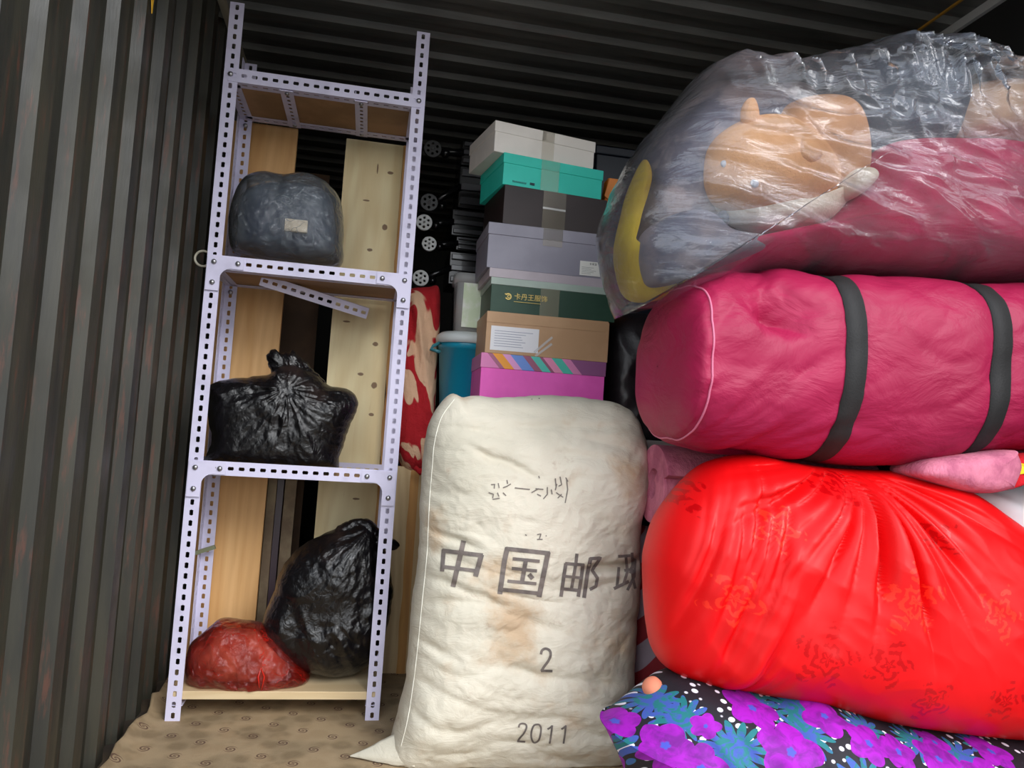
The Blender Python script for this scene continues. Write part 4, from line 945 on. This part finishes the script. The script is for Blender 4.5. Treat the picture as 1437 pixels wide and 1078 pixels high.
def fl(u, v, r, n, ph, dep):
    q = P(u, v, Y=1.36); g = t.new('Group'); g.node_tree = FG; t.l.new(VV, g.inputs['Vec'])
    g.inputs['Cen'].default_value = (q.x+.011, q.z+.55*1.36+.011, 0); g.inputs['R'].default_value = r; g.inputs['N'].default_value = n; g.inputs['Ph'].default_value = ph; g.inputs['Dep'].default_value = dep
    return g
leafn = t.noise(40, 3, .5, t.mapping((1, 1, 1), v=cb_.outputs[0]), 1.5)
leafc = t.mix(t.step(leafn, .42, .58), lin((18, 112, 116)), lin((58, 84, 168)))
for u, v, r, n, ph in ((880, 1040, .055, 9, .3), (955, 965, .045, 9, 1.2), (975, 1000, .05, 11, .5), (1025, 1055, .06, 11, .9), (1130, 1030, .055, 9, 2), (1145, 985, .05, 9, .2), (1230, 1020, .05, 9, 1), (1310, 1040, .05, 11, .1), (1365, 1060, .05, 9, .7), (1100, 968, .035, 9, .7), (1420, 1040, .04, 9, 0), (900, 1110, .05, 9, 0), (1180, 1110, .06, 9, 1), (1330, 1130, .06, 9, 0)):
    g = fl(u, v, r*1.05, n+4, ph, .55); col = t.mix(g.outputs['Mask'], col, leafc)
purp = t.mix(t.step(t.noise(30, 4, .6, cb_.outputs[0], 1), .35, .7), lin((160, 0, 180)), lin((112, 0, 134)))
for u, v, r, ph in ((905, 990, .040, .2), (945, 1040, .048, 1), (1000, 1015, .03, .4), (1075, 985, .056, .5), (1095, 1060, .068, 0), (1175, 1000, .050, 1.2), (1215, 1045, .052, .8), (1262, 1055, .042, .1), (1325, 1062, .05, .3), (1345, 1035, .035, .9), (1425, 1050, .045, .4), (860, 1030, .030, .9), (980, 1080, .05, 0), (1380, 1100, .06, .3), (1240, 1130, .06, .3)):
    g = fl(u, v, r, 5, ph, .28); col = t.mix(g.outputs['Mask'], col, purp)
    col = t.mix(t.step(g.outputs['Rad'], .20, .12), col, lin((70, 80, 190)))
m_flo = t.set(color=col, rough=.7, normal=t.bump(t.noise(12, 4), .2, .02))
def purd(x, y, z, s, side):
    d = .012*noise.noise(Vector((x*5, 1, z*5))) + .012*ridged((x*14+z*8, 1, z*3), 2)*(1 if x < .95 else .4)
    return d
purb = [(850, 1020), (851, 1019), (880, 997), (918, 966), (950, 950), (1000, 955), (1060, 966), (1110, 962), (1160, 978), (1230, 1002), (1300, 1017), (1400, 1029), (1462, 1035), (1478, 1100), (1470, 1220), (1300, 1225), (1100, 1215), (930, 1200), (895, 1150), (880, 1085)]
o = blob('floral_quilt_bundle', purb, 1.52, .22, .24, m_flo, a=3, b=2.1, N=420, R=110, disp=purd, zmin=FL+.001, xmax=XM)
tag(o, 'purple floral quilt bundle with white polka dots on the carpet', 'quilt')

# rolled pink blanket behind, left of the satin bundle
t = NT('pink_plush'); m_pk = t.set(color=t.mix(t.step(t.noise(18, 4), .4, .65), lin((206, 120, 142)), lin((176, 92, 118))), rough=.95, normal=t.bump(t.noise(120, 3, .6, t.mapping((1, 1, .4))), .7, .006))
rc = P(938, 684, Y=1.90); RR = .095; spv = []; K = 150; turns = 2.1
for i in range(K+1):
    f = i/K; w = 2*pi*turns*f+2.2; r_ = .018+(RR-.016-.018)*f
    for dr in (0, .030): spv.append((r_+dr*1.0, w))
xs_ = [rc.x-.045, rc.x-.038, rc.x, 1.30, 1.34]; vs = []; nn = len(spv)
for xi, x in enumerate(xs_):
    for r_, w in spv: vs.append((x, 1.90+r_*cos(w)*1.0, rc.z+r_*sin(w)*1.05))
fs = []
for xi in range(len(xs_)-1):
    A = xi*nn; B = A+nn
    for i in range(K):
        fs += [(A+2*i+1, A+2*i+3, B+2*i+3, B+2*i+1), (A+2*i, B+2*i, B+2*i+2, A+2*i+2)]
    fs += [(A, A+1, B+1, B), (A+2*K, B+2*K, B+2*K+1, A+2*K+1)]
for i in range(K): fs.append((2*i, 2*i+2, 2*i+3, 2*i+1)); B = (len(xs_)-1)*nn; fs.append((B+2*i, B+2*i+1, B+2*i+3, B+2*i+2))
o = mk('rolled_blanket', vs, fs, m_pk, smooth=True); bv = o.modifiers.new('b', 'BEVEL'); bv.width = .006; bv.segments = 3; bv.limit_method = 'ANGLE'
tag(o, 'dusty pink plush blanket rolled up behind the left of the satin bundle', 'blanket')
# striped bundle in the gap under it
t = NT('striped_cloth'); sp = t.new('SeparateXYZ'); t.l.new(t.co(), sp.inputs[0])
d_ = t.math('SINE', t.math('MULTIPLY', t.math('SUBTRACT', sp.outputs[2], t.math('MULTIPLY', sp.outputs[0], 1.1)), 42))
m_st = t.set(color=t.mix(t.step(d_, -.1, .0), lin((122, 20, 30)), lin((140, 128, 138))), rough=.85, normal=t.bump(t.noise(20, 4), .3, .01))
o = blob('striped_bundle', [(870, 745), (900, 738), (950, 735), (1000, 740), (1040, 800), (1040, 1000), (1010, 1045), (900, 1050), (872, 1000), (862, 850)], 2.06, .06, .10, m_st, N=120, R=30, disp=soft(.01), zmin=FL+.001)
o.location.x = .03
tag(o, 'wine and grey striped cloth bundle in the gap beside the sack', 'cloth')
o = blob('peach_ball', [(902, 966), (908, 954), (920, 950), (929, 960), (924, 976), (908, 978)], 1.53, .025, .025, mat('peach_cloth', (214, 130, 100), .8), a=2, b=2, N=50, R=14)
tag(o, 'small peach coloured ball above the tip of the floral bundle', 'ball')
# right edge pieces between duffel and satin bundle
t = NT('white_cotton'); m_wc = t.set(color=t.mix(t.step(t.noise(7, 2), .66, .7), lin((236, 240, 244)), lin((140, 190, 210))), rough=.85)
o = blob('white_quilt', [(1320, 690), (1360, 682), (1437, 675), (1480, 680), (1500, 740), (1490, 820), (1400, 830), (1330, 780)], 1.70, .19, .12, m_wc, N=120, R=30, disp=soft(.008), xmax=XM, a=4)
tag(o, 'white quilt peeking out at the right end above the satin bundle', 'quilt')
o = blob('pink_blanket', [(1290, 668), (1300, 650), (1330, 642), (1380, 636), (1416, 632), (1418, 634), (1424, 655), (1413, 684), (1411, 686), (1380, 692), (1345, 688)], 1.45, .05, .16, m_pk, N=120, R=30, a=4)
tag(o, 'pink fleece blanket end between duffel and satin bundle', 'blanket')
m_rs = mat('crimson_fleece', (214, 16, 34), .9, bump=(150, .5))
o = blob('star_blanket', [(1405, 686), (1412, 660), (1420, 644), (1450, 636), (1480, 640), (1482, 665), (1450, 674), (1430, 680)], 1.47, .035, .10, m_rs, N=100, R=24, a=4, key='star', xmax=XM)
tag(o, 'red fleece blanket with yellow star at the right edge', 'blanket')
mb = MB(); cxy = (1440, 658); st = []
for k in range(10):
    w = -pi/2+.35+k*pi/5; rr = 17 if k % 2 == 0 else 8; st.append((cxy[0]+rr*cos(w), cxy[1]+rr*sin(w)*.9))
pts3 = [onto('star', *p, .003) for p in st]; cc = onto('star', *cxy, .003)
if cc is not None:
    for k in range(10):
        if pts3[k] is not None and pts3[(k+1) % 10] is not None: mb.add([cc, pts3[k], pts3[(k+1) % 10]], [(0, 1, 2)])
    mb.build('star_patch', mat('yellow_patch', (244, 222, 30), .8), o)

# ------------------------------------------------------------------ small left things
q = P(281, 357, X=-.525); mb = MB(); rr = .022
mb.tube([(q.x+.0, q.y+rr*cos(w), q.z+rr*sin(w)) for w in [i*2*pi/24 for i in range(24)]]+[(q.x, q.y+rr, q.z)], .004, 8)
q0 = P(284, 362, Y=2.30)
mb = MB(); ring_ = [(q0.x+rr*cos(w)*1.0, 2.31, q0.z+rr*sin(w)) for w in [i*2*pi/28 for i in range(29)]]
mb.tube(ring_, .0035, 8, False); tb = [(q0.x+.012, 2.31+.01*i, q0.z-.018-.004*i) for i in range(3)]
o = mb.build('plastic_ring', mat('ivory_plastic', (190, 184, 166), .4), smooth=True)
tag(o, 'pale plastic ring hanging beside the second shelf at the corrugated wall', 'ring')
q = P(213, 0, X=XL+.004)
mb = MB(); mb.add([(XL+.002, q.y-.022, q.z+.06), (XL+.002, q.y+.020, q.z+.055), (XL+.004, q.y+.006, q.z-.028)], [(0, 1, 2)])
o = mb.build('yellow_tag', mat('yellow_vinyl', (222, 170, 40), .5)); s_ = o.modifiers.new('t', 'SOLIDIFY'); s_.thickness = .002
tag(o, 'small pointed yellow tag stuck high on the corrugated wall', 'tag')
q = P(283, 770, Y=2.5)
mb = MB().box((-.045, -.012, -.006), (.02, .0, .006), Matrix.Translation((q.x+.02, SB-.03, q.z)) @ Matrix.Rotation(-.35, 4, 'Y'))
mb.build('green_tie', mat('green_tape', (120, 124, 96), .5), sh)
